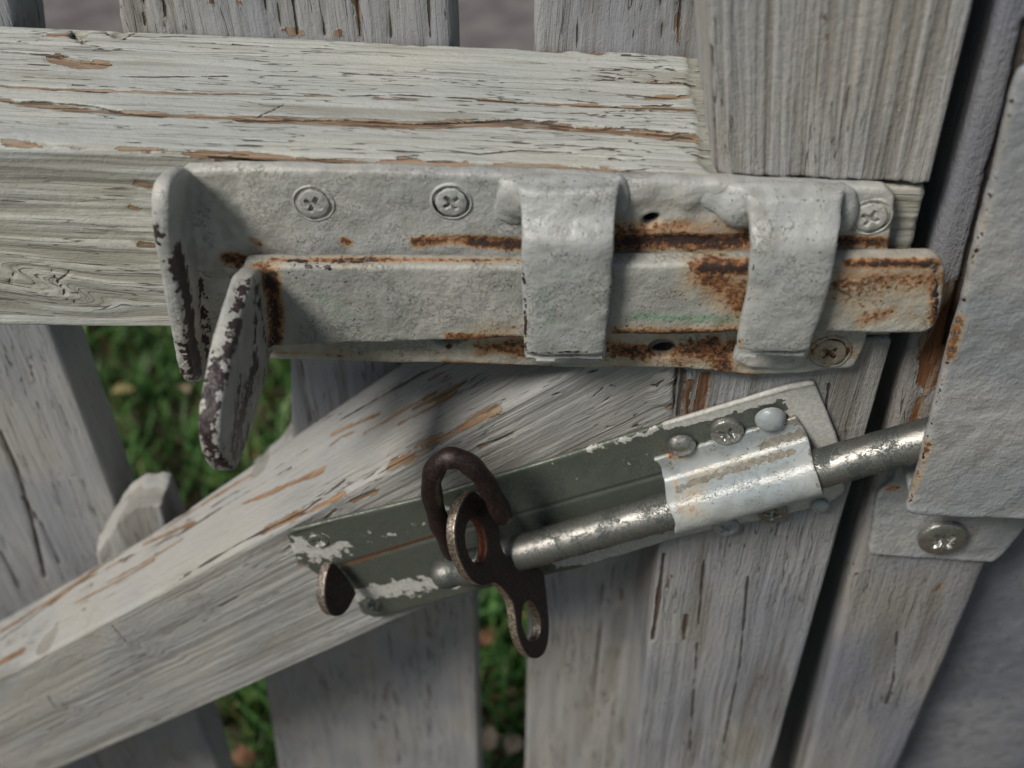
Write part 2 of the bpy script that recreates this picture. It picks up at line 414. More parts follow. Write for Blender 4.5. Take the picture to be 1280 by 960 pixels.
def raw_metal(name, col=(.36, .35, .32), dark=(.05, .048, .045), rough=.38, pit=.5, metal=.9, paint=(.5, .5, .47), rustc=(.10, .045, .02)):
    m, t, bs = new_mat(name); tc = t.nodes.new('ShaderNodeTexCoord').outputs['Object']; g = mapv(t, tc, (1000, 1000, 1000))
    a = nz(t, g, .12, 2, .6); b = nz(t, g, .8, 3, .7); c3 = nz(t, g, 2.6, 3, .7)
    dm = ((a-.5)*.8+(b-.5)*.6+(c3-.5)*.8+.5).ss(.5-.12*pit, .72-.12*pit)
    pm = (fa(t, 'extra')+(nz(t, mapv(t, g, (1, 1, 1), (6, 1, 1)), .28, 5, .65)-.5)*2.0).ss(.52, .56)
    rm = (fa(t, 'rust')+(b-.5)*1.2+(a-.5)*.5).ss(.4, .8)
    bump(t, (b-.5)*.12+(c3-.5)*.13*pit-dm*.05+pm*.14+rm*(c3-.5)*.15, bs)
    c = mix(t, dm*.9, col, dark); c = mix(t, rm, c, rustc); c = mix(t, pm, c, mix(t, b.ss(.35, .65), paint, tuple(x*.75 for x in paint)))
    t.links.new(c, bs.inputs['Base Color'])
    link(t, ((1-pm)*(1-rm*.8)*metal)*(1-dm*.5), bs.inputs['Metallic']); link(t, (dm*.28+rough)+pm*.2+rm*.3+(c3-.5)*.2, bs.inputs['Roughness'])
    return m
def iron_mat(name):
    m, t, bs = new_mat(name); tc = t.nodes.new('ShaderNodeTexCoord').outputs['Object']; g = mapv(t, tc, (1000, 1000, 1000))
    a = nz(t, g, .25, 4, .6); b = nz(t, g, 1.1, 5, .7)
    wm = (fa(t, 'wear')+(a-.5)*.9+(b-.5)*.6).ss(.4, .85); rm = (fa(t, 'rust')+(a-.5)*1.2).ss(.45, .8)
    bump(t, (a-.5)*.15+(b-.5)*.12, bs)
    c = mix(t, b.ss(.4, .62)*.8, (.012, .009, .011), (.055, .032, .025)); c = mix(t, wm, c, mix(t, b.ss(.35, .62), (.55, .49, .41), (.16, .115, .09)))
    c = mix(t, rm, c, mix(t, b.ss(.4, .6), (.22, .06, .02), (.09, .03, .015)))
    t.links.new(c, bs.inputs['Base Color']); link(t, (wm*.6+.25)*(1-rm), bs.inputs['Metallic']); link(t, (1-wm)*.12+.36+rm*.35, bs.inputs['Roughness'])
    return m
def plain(name, col, rough=.8, var=.3, sc=30, spec=.3, bm=0.0):
    m, t, bs = new_mat(name); tc = t.nodes.new('ShaderNodeTexCoord').outputs['Object']
    a = nz(t, tc, sc, 4, .6); c = mix(t, a.ss(.3, .7), tuple(x*(1-var) for x in col), tuple(x*(1+var) for x in col))
    t.links.new(c, bs.inputs['Base Color']); bs.inputs['Roughness'].default_value = rough; bs.inputs['Specular IOR Level'].default_value = spec
    if bm: bump(t, a*bm, bs)
    return m

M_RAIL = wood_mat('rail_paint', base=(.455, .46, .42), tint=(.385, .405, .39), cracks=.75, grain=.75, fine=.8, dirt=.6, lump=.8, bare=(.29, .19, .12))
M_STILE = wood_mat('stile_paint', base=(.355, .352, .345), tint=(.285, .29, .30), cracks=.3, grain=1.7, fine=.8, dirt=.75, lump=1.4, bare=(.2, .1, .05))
M_STILE_SHADED = wood_mat('stile_paint_shaded', base=(.295, .295, .295), tint=(.215, .225, .25), cracks=.3, grain=1.5, fine=.9, dirt=.65, lump=1.8, bare=(.17, .085, .045))  # shaded copy of the stile paint: dimmer light lower down put into the colour
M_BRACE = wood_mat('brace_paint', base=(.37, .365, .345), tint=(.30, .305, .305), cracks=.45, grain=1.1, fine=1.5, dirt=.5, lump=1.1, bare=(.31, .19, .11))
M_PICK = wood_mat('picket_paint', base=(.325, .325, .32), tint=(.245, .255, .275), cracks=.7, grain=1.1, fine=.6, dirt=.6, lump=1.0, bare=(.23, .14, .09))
M_POST_SHADED = wood_mat('post_paint_shaded', base=(.245, .245, .25), tint=(.175, .185, .215), cracks=.2, grain=1.0, fine=.8, dirt=.6, lump=2.0, pits=.2, bare=(.2, .085, .035))  # base and tint darkened and blued to paint in the weaker light down here
M_PLATE = metal_paint('plate_paint', base=(.435, .435, .40), tint=(.345, .355, .35), lump=1.15, crackle=.25)
M_BAR = metal_paint('bar_paint', base=(.37, .37, .345), tint=(.285, .295, .28), lump=1.25, speck=1.2, rough=.5, crackle=.15)
M_STRAP = metal_paint('strap_paint', base=(.42, .42, .395), tint=(.34, .355, .35), lump=1.0, rough=.38, crackle=.35, speck=1.0)
M_BRKT = metal_paint('bracket_paint', base=(.325, .33, .33), tint=(.25, .27, .29), lump=1.5, rough=.35, crackle=.1, speck=.1, wrinkle=.25)
M_COVER = metal_paint('cover_paint', base=(.34, .36, .355), tint=(.27, .31, .33), lump=.5, rough=.3, speck=.8, chip=(.17, .16, .135), crackle=.15, chipvar=1.35, wrinkle=.3)
M_ROD = raw_metal('rod_steel', col=(.28, .275, .26), dark=(.035, .047, .045), rough=.36, pit=.95)
M_ZINC = raw_metal('zinc_plate', col=(.155, .175, .15), dark=(.07, .083, .072), rough=.42, pit=.75, metal=.6)
M_STEEL = raw_metal('screw_steel', col=(.42, .42, .40), rough=.3, pit=.4)
M_IRON = iron_mat('black_iron')
M_COLUMN = metal_paint('column_paint', base=(.19, .20, .22), tint=(.14, .152, .18), lump=1.1, rough=.5, speck=0, crackle=0)

# ================================================================== GATE
GY = 0.0; PY = 0.067
gate = thing('wooden_gate', 'weathered grey painted picket gate with diagonal brace, carrying both bolts', 'gate', (0.0, 0.03, 0.0))
def K(*px, Y=0.0): return [P(a, b, Y) for a, b in px]
RA, RB = P(-150, 173), P(1160, 234); RN = unit(np.cross(RB-RA, (0, 1., 0)))
def T(px, py): return PN(px, py, RA, RN)
def KT(*px): return [T(a, b) for a, b in px]
# rail -------------------------------------------------------------
r_cr = []
for pts, wd, dp in [
    ([(0, 64), (60, 68), (110, 76), (140, 79)], .5, .7), ([(0, 109), (60, 112), (90, 113), (200, 117), (330, 118), (420, 121), (500, 119), (600, 123), (700, 130), (790, 135), (868, 138)], .45, .7),
    ([(0, 125), (60, 127), (120, 133), (160, 142), (230, 148), (330, 150), (430, 148), (520, 153), (610, 150), (650, 148), (720, 158), (800, 165), (870, 172)], .75, 1.2),
    ([(90, 106), (150, 109), (250, 113), (300, 114)], .4, .5), ([(140, 95), (200, 96), (285, 95)], .3, .4), ([(20, 94), (70, 97)], .3, .4),
    ([(323, 146), (342, 136), (359, 127)], .35, .5), ([(290, 55), (340, 58), (420, 61)], .25, .3), ([(430, 92), (520, 96), (600, 107), (680, 112)], .3, .4),
    ([(480, 160), (560, 172), (640, 178), (740, 184), (830, 190), (885, 194)], .35, .5), ([(560, 190), (600, 193), (650, 188), (680, 189)], .35, .4),
    ([(700, 86), (760, 90), (820, 95)], .35, .5), ([(720, 110), (790, 118), (850, 122)], .35, .5), ([(690, 122), (780, 132), (868, 135)], .3, .5), ([(740, 92), (810, 101), (872, 102)], .5, .8),
    ([(250, 178), (300, 182), (360, 184)], .3, .4), ([(0, 78), (50, 80), (90, 82)], .25, .3), ([(105, 62), (150, 61), (200, 52)], .3, .4),
    ([(93, 40), (105, 53)], 1.0, 1.5), ([(155, 48), (170, 40)], .7, 1.0), ([(130, 38), (136, 43)], .6, .8)]:
    r_cr.append((KT(*pts), wd, dp))
for pts, wd, dp in [([(10, 355), (22, 332), (40, 327), (58, 329), (66, 342), (70, 352), (78, 360), (82, 375)], .45, .5), ([(70, 352), (84, 343), (86, 338)], .35, .4), ([(33, 372), (33, 360), (45, 354), (52, 360), (58, 368)], .3, .4),
                    ([(86, 366), (96, 367), (92, 380)], .3, .4), ([(262, 198), (330, 205), (450, 212), (560, 214), (700, 218), (880, 220)], .8, .7)]:
    r_cr.append((K(*pts), wd, dp))
for k in range(60):                        # crusty, split paint towards the stile
    x = 660+215*random.random()**.6; y = random.uniform(66, 200); l = random.uniform(14, 60); r_cr.append((KT((x, y), (x+l*.5, y+random.uniform(-2, 3)), (min(884, x+l), y+random.uniform(-1, 4))), random.uniform(.22, .4), random.uniform(.4, .9)))
for k in range(30):
    x = random.uniform(-100, 700); y = random.uniform(60, 198); l = random.uniform(30, 130); r_cr.append((KT((x, y), (x+l*.5, y+l*.02+random.uniform(-2, 2)), (x+l, y+l*.045)), random.uniform(.15, .26), random.uniform(.2, .5)))
r_cr = [(p_, w_*.62, d_) for p_, w_, d_ in r_cr]
r_wr = []
for pts, wd, s in [([(70, 72), (95, 80), (128, 80)], 2.2, 1.1), ([(0, 124), (40, 130), (100, 138), (180, 144), (300, 148)], 1.1, 1.12), ([(300, 149), (440, 152), (520, 155), (640, 153), (760, 163), (868, 173)], 1.7, 1.2), ([(0, 108), (110, 114), (300, 117), (420, 121)], .7, .9), ([(600, 124), (700, 130), (868, 140)], .8, 1.0),
                   ([(820, 62), (850, 66)], 2.5, 1.1), ([(655, 58), (700, 62)], 1.8, 1.0), ([(500, 52), (530, 54)], 1.5, 1.0), ([(730, 62), (750, 66)], 1.8, 1.0), ([(60, 43), (90, 43)], .8, .8),
                   ([(205, 196), (240, 200)], 1.2, .8), ([(830, 138), (868, 140)], 1.0, .9), ([(810, 122), (860, 120)], .9, .9), ([(815, 102), (868, 104)], 1.0, .9), ([(470, 124), (520, 126)], .8, .8)]:
    r_wr.append((KT(*pts), wd, s+.15))
for pts, wd, s in [([(5, 174), (100, 177)], 1.7, 1.15), ([(150, 181), (200, 184), (235, 190), (300, 199), (360, 206)], 1.7, 1.0), ([(380, 206), (480, 209), (560, 210), (640, 213), (720, 214), (880, 219)], 1.5, .95),
                   ([(170, 231), (188, 234)], 1.0, .9), ([(175, 305), (190, 307)], .9, .9), ([(160, 258), (170, 262)], .7, .8)]:
    r_wr.append((K(*pts), wd*1.25, s+.22))
board('rail', M_RAIL, P(-150, 173), P(1160, 234), P(1117, 424), P(-150, 407), .067, (1.0, .55), gate, r=2.2, cracks=r_cr, wear=r_wr, amp=(.40, .26), seed=3, front_grain=.32, res_u=.5,
      grain=(.012, .30), knots=[(P(52, 352), 5)], gouge=[(T(100, 42), 3.2, 1.6), (T(150, 42), 3, 1.2), (P(813, 276), 2.6, 9), (P(828, 437), 2.9, 9), (P(560, 424), 3, 6), (T(820, 60), 7, .8), ([T(x, y) for x, y in ((868, 60), (880, 130), (890, 210))], 4, .8)])
# upper stile --------------------------------------------------------
sc_ = [(K(*p), w_, d_) for p, w_, d_ in [([(888, 219), (960, 222), (1000, 223), (1040, 226), (1090, 229), (1160, 231)], .7, .7), ([(886, 60), (884, 110), (889, 160), (892, 215)], .9, 1.0), ([(918, 0), (917, 45)], .3, .4), ([(1030, 30), (1028, 120), (1020, 200)], .22, .3),
       ([(1090, 10), (1080, 110), (1068, 222)], .25, .4), ([(1000, 60), (998, 140), (992, 222)], .2, .3), ([(1120, 130), (1118, 150)], .4, .4)]]
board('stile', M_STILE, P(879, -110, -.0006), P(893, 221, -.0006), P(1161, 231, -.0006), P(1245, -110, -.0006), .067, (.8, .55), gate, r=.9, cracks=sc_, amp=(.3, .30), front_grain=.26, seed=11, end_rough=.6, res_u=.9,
      wear=[(K((945, 170), (945, 220)), 1.2, .62), (K((1121, 130), (1120, 165)), .8, .85), (K((1030, 20), (1034, 45)), .9, .85)], grain=(.012, .28))
# lower stile --------------------------------------------------------
sc_ = [(K(*p), w_, d_) for p, w_, d_ in [([(852, 466), (846, 520)], 1.2, 1.2), ([(830, 693), (822, 760), (815, 800)], .8, .7), ([(858, 770), (855, 800)], .7, .5), ([(935, 720), (925, 830), (905, 930)], .3, .3), ([(880, 700), (872, 800), (862, 940)], .25, .3), ([(1036, 480), (1030, 530), (1026, 560)], .25, .3)]]
board('stile', M_STILE_SHADED, P(851, 436), P(783, 1050), P(938, 1050), P(1117, 424), .067, (.8, .55), gate, r=1.8, cracks=sc_, amp=(.3, .25), front_grain=.16, seed=23, res_u=.9, grain=(.012, .3),
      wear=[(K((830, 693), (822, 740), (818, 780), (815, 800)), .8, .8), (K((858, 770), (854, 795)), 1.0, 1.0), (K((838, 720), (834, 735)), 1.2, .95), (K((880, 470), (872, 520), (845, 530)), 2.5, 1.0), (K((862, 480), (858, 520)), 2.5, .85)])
# brace ---------------------------------------------------------------
def br(px): return K(*px)
b_cr = [(K(*p, Y=.001), w_, d_) for p, w_, d_ in [([(848, 462), (845, 490), (848, 522)], 1.0, 1.2), ([(140, 782), (158, 802)], .3, .4), ([(60, 870), (70, 885), (85, 880)], .25, .3), ([(500, 510), (560, 480), (620, 462)], .35, .4)]]
for k in range(26):
    x = random.uniform(690, 842); y = random.uniform(466, 540); l = random.uniform(5, 16); t_ = random.uniform(-1.2, 1.2); b_cr.append((K((x, y), (x+l*.6, y-l*.3+t_*3), (x+l, y-l*.5+t_*6), Y=.001), random.uniform(.10, .2), .35))
for k in range(16):
    x = random.uniform(60, 340); y = 850-.45*x+random.uniform(30, 110); l = random.uniform(8, 40); b_cr.append((K((x, y), (x+l, y-l*.5), Y=.001), random.uniform(.15, .25), .3))
b_wr = [(K(*p, Y=.001), w_, s) for p, w_, s in [([(280, 690), (330, 665), (400, 633), (425, 618)], 1.5, 1.3), ([(485, 583), (520, 562), (560, 541), (612, 517)], 2.9, 1.35), ([(606, 519), (652, 490)], 1.2, 1.3), ([(460, 592), (472, 588)], 1.6, 1.1), ([(435, 608), (446, 604)], 1.3, 1.0),
        ([(440, 628), (470, 615)], 1.0, .9), ([(600, 560), (640, 545)], 1.2, .78), ([(205, 735), (260, 702)], 1.0, .8), ([(395, 700), (378, 706)], 1.8, .95), ([(355, 692), (420, 640)], 2.0, .6), ([(840, 510), (900, 500)], 2.2, .85)]]
bt = np.array(P(201, 737, .001)); a_, c_ = P(-120, 911, .001), P(860, 388, .001); bd = unit(c_-a_); bn = unit(np.cross(bd, (0, 1., 0)));
if bn[2] < 0: bn = -bn
def BT(px, py): return PN(px, py, a_, bn)
for p, w_, d_ in [([(0, 800), (60, 756), (130, 705), (180, 672)], .5, .8), ([(150, 700), (230, 668), (300, 630), (360, 600)], .4, .6), ([(230, 720), (300, 680), (380, 640), (430, 605)], .5, .6), ([(0, 750), (60, 720), (120, 690)], .3, .4), ([(420, 550), (520, 500), (600, 466)], .4, .5)]:
    b_cr.append(([BT(*q) for q in p], w_, d_))
for p, w_, s in [([(0, 790), (60, 752), (130, 704)], .9, .95), ([(65, 752), (85, 738)], 1.6, 1.0), ([(0, 828), (30, 812)], 1.5, 1.0), ([(180, 680), (240, 660)], .9, .85), ([(300, 640), (340, 625), (400, 600)], 1.0, .9), ([(330, 665), (380, 640)], 1.2, .9), ([(410, 565), (470, 540)], .8, .8)]:
    b_wr.append(([BT(*q) for q in p], w_*1.1, s+.28))
for k in range(34):
    x = random.uniform(-60, 560); y = 800-.54*x-random.uniform(-18, 70); l = random.uniform(25, 110); q_ = [BT(x, y), BT(x+l*.5, y-l*.26+random.uniform(-2, 2)), BT(x+l, y-l*.53)]
    if k % 3 == 0: b_wr.append((q_, random.uniform(.5, .9), .92))
    else: b_cr.append((q_, random.uniform(.07, .14), .3))
xa_, xb_ = P(120, 700)[0], P(520, 520)[0]
def wane(V):
    V[:, 1] *= 1+.46*np.clip((V[:, 0]-xa_)/(xb_-xa_), 0, 1); return V
board('brace', M_BRACE, a_, c_, P(850, 622, .001), P(-120, 1048, .001), .040, (.9, .6), gate, r=2.4, cracks=b_cr, wear=b_wr, amp=(.28, .12), front_grain=.15, post=wane, seed=31, res_u=.6, grain=(.012, .3), knots=[(P(75, 885), 3), (P(130, 800), 4)],
      gouge=[(P(828, 440, .001), 3.2, 12), (BT(230, 640), 6, .8), (BT(320, 600), 6, .9), (P(836, 500, 0), 7, -.9), (P(840, 474, 0), 5, -.7), (P(560, 752, 0), 6, 1.0), (BT(60, 800), 9, 1.2)])
# pickets --------------------------------------------------------------
def picket(px, seed, cracks=(), wear=(), thick=.022, Y=PY, vox=.0012, mat=None, name='picket', extra_amp=.25):
    me = remesh(poly_mesh([[P(a, b, Y) for a, b in px]], frame(P(*px[0], Y), (0, -1, 0)), thick, .0015), vox, 2)
    V = getV(me); N = getN(me); g = np.stack([V[:, 2], V[:, 0], V[:, 1]], 1)*1000+seed*31.3
    wob = fbm(g*.12, seed, 2); h = extra_amp*fbm(g*np.array([.015, .1, .1]), seed, 3)+.25*fbm(g*np.array([.012, .35, .35]), seed+2, 2); cr = np.full(len(V), 9.); wr = np.zeros(len(V))
    for pts, wd, dp in cracks:
        wd = wd*.5; d = np.maximum(dline(V, [P(a, b, Y) for a, b in pts])*1000+.22*wob, 0); h -= dp*np.clip(1-d/(wd*1.6), 0, 1); cr = np.minimum(cr, d/wd)
    for pts, wd, s in wear: wr = np.maximum(wr, s*np.clip(1-(dline(V, [P(a, b, Y) for a, b in pts])*1000+.5*wob)/(wd*1.3), 0, 1))
    setV(me, V+N*(h*.001)[:, None]); attr(me, 'dirt', np.clip(-h*1.6, 0, 1)); attr(me, 'gco', g); attr(me, 'crack', cr); attr(me, 'wear', wr); bake_wood(me, g)
    return add_obj(name, me, mat or M_PICK, gate)
picket([(-190, -90), (-10, -90), (14, 0), (24, 60), (64, 412), (149, 640), (272, 960), (300, 1060), (-60, 1060)], 1, [([(0, 540), (20, 585), (40, 650), (56, 722)], 1.5, 1.4), ([(28, 622), (55, 660), (75, 705)], 1.0, .9), ([(0, 690), (24, 735)], .7, .9), ([(38, 440), (40, 480), (52, 520)], .4, .4),
       ([(68, 600), (78, 592), (98, 595), (106, 606), (105, 616)], .4, .4), ([(30, 550), (45, 580)], .35, .4)], thick=.024)
picket([(142, -90), (558, -90), (565, 50), (593, 745), (602, 1060), (364, 1060), (331, 859), (345, 700), (364, 560), (361, 430), (215, 330), (146, 20)], 2,
       [([(178, 0), (180, 34)], .8, 1.1), ([(204, 0), (207, 36)], .9, 1.3), ([(330, 0), (334, 40)], .7, 1.), ([(347, 0), (350, 42)], .5, .6), ([(366, 0), (372, 44)], 1.0, 1.4), ([(403, 0), (406, 45)], .8, 1.), ([(446, 0), (450, 48)], .9, 1.2), ([(487, 0), (489, 48)], .6, .8), ([(536, 0), (537, 48)], .7, 1.),
        ([(375, 450), (384, 490), (390, 530)], .7, 1.), ([(486, 790), (492, 850), (500, 955)], .5, .6), ([(534, 770), (537, 860), (540, 960)], .5, .6), ([(353, 860), (370, 960)], .35, .4), ([(437, 818), (450, 822)], 1.0, .6)],
       [([(445, 0), (449, 45)], 1.5, 1.0), ([(355, 38), (375, 41)], 1.8, 1.1), ([(423, 41), (426, 41)], 2, 1.1), ([(365, 452), (366, 462)], 1.2, 1.0), ([(263, 0), (266, 4)], 2, .9), ([(296, 0), (300, 5)], 1.6, .9)])
picket([(670, -90), (669, 50), (660, 740), (655, 1060), (850, 1060), (862, 740), (905, -90)], 3, [([(850, 0), (848, 55)], .8, 1.0), ([(753, 716), (750, 800), (742, 870), (733, 960)], .7, 1.0), ([(778, 730), (770, 850), (760, 960)], .4, .5), ([(700, 780), (697, 900)], .35, .4), ([(720, 0), (722, 60)], .5, .5), ([(790, 0), (792, 60)], .5, .5), ([(826, 0), (828, 60)], .5, .6)],
       [([(846, 20), (846, 56)], 1.6, .8)], extra_amp=.5)
# packing blocks behind the brace ------------------------------------------
def block(px, seed, Y, th):
    return picket(px, seed, thick=th, Y=Y, vox=.0011, name='packing_block', extra_amp=1.2, mat=M_BRACE)
block([(120, 690), (146, 650), (166, 634), (202, 632), (236, 740), (140, 780)], 5, .046, .020)
block([(296, 700), (309, 612), (332, 590), (372, 540), (430, 520), (430, 700)], 6, .091, .020)
# post right of the gap ------------------------------------------------------
post = thing('gate_post', 'grey painted wooden gate post across the dark gap, holding the strike bracket', 'post', (float(P(1100, 960)[0]), .04, 0))
c_ = [(K(*p, Y=.004), w_, d_) for p, w_, d_ in [([(1284, 30), (1262, 130), (1240, 210), (1222, 280), (1198, 370), (1185, 430)], 1.3, 2.0), ([(1122, 790), (1117, 850), (1108, 880)], .35, .5), ([(1085, 730), (1080, 740)], .3, .2), ([(1262, 140), (1232, 215)], .6, .8)]]
board('board', M_POST_SHADED, P(1276, -110, .004), P(978, 1060, .004), P(1080, 1060, .004), P(1590, -110, .004), .05, (.9, .6), post, r=3.2, cracks=c_, amp=(.4, .35), seed=41, res_u=1.0, grain=(.012, .2),
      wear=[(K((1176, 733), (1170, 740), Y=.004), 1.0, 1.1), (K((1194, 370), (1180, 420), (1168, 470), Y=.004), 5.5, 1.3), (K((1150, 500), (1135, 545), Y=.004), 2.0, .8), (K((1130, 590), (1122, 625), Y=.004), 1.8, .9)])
# steel column beyond the post -------------------------------------------------
colm = remesh(poly_mesh([[P(a, b, .024) for a, b in ((1300, 200), (1168, 690), (1085, 1060), (1500, 1060), (1640, 200))]], frame(P(1250, 700, .024), (0, -1, 0)), .05, .006, 4), .0013, 2)
lumpy(colm, .5, .03, .2, .16, 7); marks(colm)
V = getV(colm); 
cobj = add_obj('column', colm, M_COLUMN)
cobj['label'] = 'smooth blue-grey painted steel column in the lower right corner behind the post'; cobj['category'] = 'column'

# ================================================================== STRIKE BRACKET on the post
bk = thing('strike_bracket', 'grey painted bent steel strike bracket screwed to the post, receiving the lower bolt rod', 'bracket', P(1178, 690, .002))
BY = -.020
loop = [P(a, b, BY) for a, b in ((1290, 84), (1277, 88), (1268, 105), (1243, 215), (1205, 370), (1176, 480), (1150, 585), (1132, 638), (1140, 645), (1280, 651), (1420, 656), (1560, 88))]
strap = poly_mesh([round_loop(loop, .0015)], frame(loop[0], (0, -1, 0)), .0038, .0011, 3)
tabl = [P(a, b, .0015) for a, b in ((1128, 560), (1114, 606), (1095, 618), (1086, 694), (1240, 705), (1252, 697), (1300, 640), (1330, 560))]
tab = poly_mesh([round_loop(tabl, .002)], frame(tabl[0], (0, -1, 0)), .0036, .001, 3)
# the step that joins strap and tab
za = P(1200, 640, BY)[2]
stp = poly_mesh([[P(1139, 640, BY)+np.array([0, y, z]) for y, z in ((0.0, 0.004), (0.0, 0.0008), (.020, 0.0008), (.020, .004))]], frame(P(1139, 640, BY), (-1, 0, 0)), .085, .0004)
V = getV(stp)
me = remesh(merge([strap, tab, stp]), .00085, 3)
dent(me, [(P(1100, 625, 0), 3, .8), ([P(1140, 640, BY), P(1280, 650, BY)], 2.5, .3)])
lumpy(me, .45, .045, .10, .3, 3)
marks(me, rust=[([P(1196, 400, BY), P(1186, 445, BY)], 1.6, .95), ([P(1268, 110, BY), P(1205, 370, BY)], .8, .4), ([P(1160, 555, BY), P(1136, 625, BY)], 1.4, .6), ([P(1190, 425, BY), P(1186, 445, BY)], 1.0, 1.2), ([P(1205, 375, BY)], .5, 1.2), ([P(1150, 555, BY), P(1145, 595, BY), P(1136, 625, BY)], .8, 1.05), ([P(1176, 480, BY), P(1205, 370, BY)], .5, .75), ([P(1100, 612, .001), P(1120, 612, .001)], 1.5, .9)],
      wear=[([P(1268, 105, BY), P(1205, 370, BY), P(1176, 480, BY), P(1135, 630, BY)], .9, .72), ([P(1152, 560, BY), P(1153, 575, BY)], .8, 1.0), ([P(1150, 646, BY), P(1280, 651, BY)], .6, .7), ([P(1200, 395, BY)], .8, 1.0), ([P(1188, 432, BY)], 1.0, .9)])
add_obj('strap', me, M_BRKT, bk)
def screw(px, py, Y, rad_px, mat, parent, lip=True, dome=.0012, rec=.0016, ang=.6, fill=0, star=False, n=(0, -1, 0), extra=0, rust=0, seed=0, p0=None):
    p = P(px, py, Y) if p0 is None else PN(px, py, p0, np.array(n, float)); d = np.linalg.norm(p-CAM)
    me, G = screw_mesh(p, n, rad_px*d/FPX, dome, rec, ang, fill, star, seed, lip); nv = len(me.vertices)
    bake_metal(me); attr(me, 'extra', np.full(nv, extra)); attr(me, 'rust', np.full(nv, rust)); attr(me, 'wear', G*(1.9 if lip else .0))
    return add_obj('screw', me, mat, parent)
screw(1178, 674, -.0021, 27, M_STEEL, bk, lip=False, dome=.0016, rec=.0022, ang=.75, star=True, extra=-.1)

# ================================================================== UPPER SLIDE BOLT
ub = thing('slide_bolt', 'large grey painted flat-bar slide bolt with rust streaks, on the gate rail', 'bolt', P(650, 455, -.002))
QY = -.0048
fr = frame(P(650, 300, QY), (0, -1, 0))
out = [P(a, b, QY) for a, b in ((228, 214), (300, 211), (450, 213), (650, 220), (1108, 236), (1120, 248), (1113, 305), (1095, 380), (1080, 440), (1066, 462), (1045, 462), (1000, 468), (930, 470), (860, 462), (700, 460), (560, 455), (420, 453), (330, 449), (236, 449))]
holes = [ellipse_px(813, 276, 13, 8, -.35, lambda a, b: P(a, b, QY)), ellipse_px(828, 437, 16.5, 11, 0, lambda a, b: P(a, b, QY)), ellipse_px(560, 424, 20, 9, 0, lambda a, b: P(a, b, QY))]
plate = poly_mesh([round_loop(out, .0012)]+holes, fr, .0045, .0009, 3)
# bent-out flange at the left end: lies in a plane square to the gate
f0 = P(236, 212, QY); fx = unit(np.cross(P(262, 470, QY)-f0, (0, 1, 0))); fx = fx*np.sign(fx[0])
flo = [PN(a, b, f0, fx) for a, b in ((240, 211), (226, 214), (215, 226), (211, 250), (213, 290), (221, 345), (231, 405), (239, 450), (244, 474), (250, 479), (260, 474), (268, 450), (262, 330), (250, 240))]
for q in flo: q[1] = min(q[1], -.0012)
flange = poly_mesh([round_loop(flo, .003)], frame(f0, fx), .0047, .0016, 4)
me = remesh(merge([plate, flange]), .00075, 3)
lumpy(me, .30, .07, .10, .33, 1)
dent(me, [(P(735, 232, QY), 3, .5), (P(800, 240, QY), 6, 1.0), (P(860, 245, QY), 6, .9), (P(905, 236, QY), 6, 1.1), (P(880, 262, QY), 5, -.5), (P(1080, 240, QY), 6, .6), ([P(700, 452, QY), P(745, 455, QY)], 3, .6),
          (P(835, 262, QY), 5, -.5), (P(600, 437, QY), 3, .5), ([P(560, 300, QY), P(645, 302, QY)], 2, -.5), ([P(770, 300, QY), P(930, 300, QY)], 2.4, -.7)])
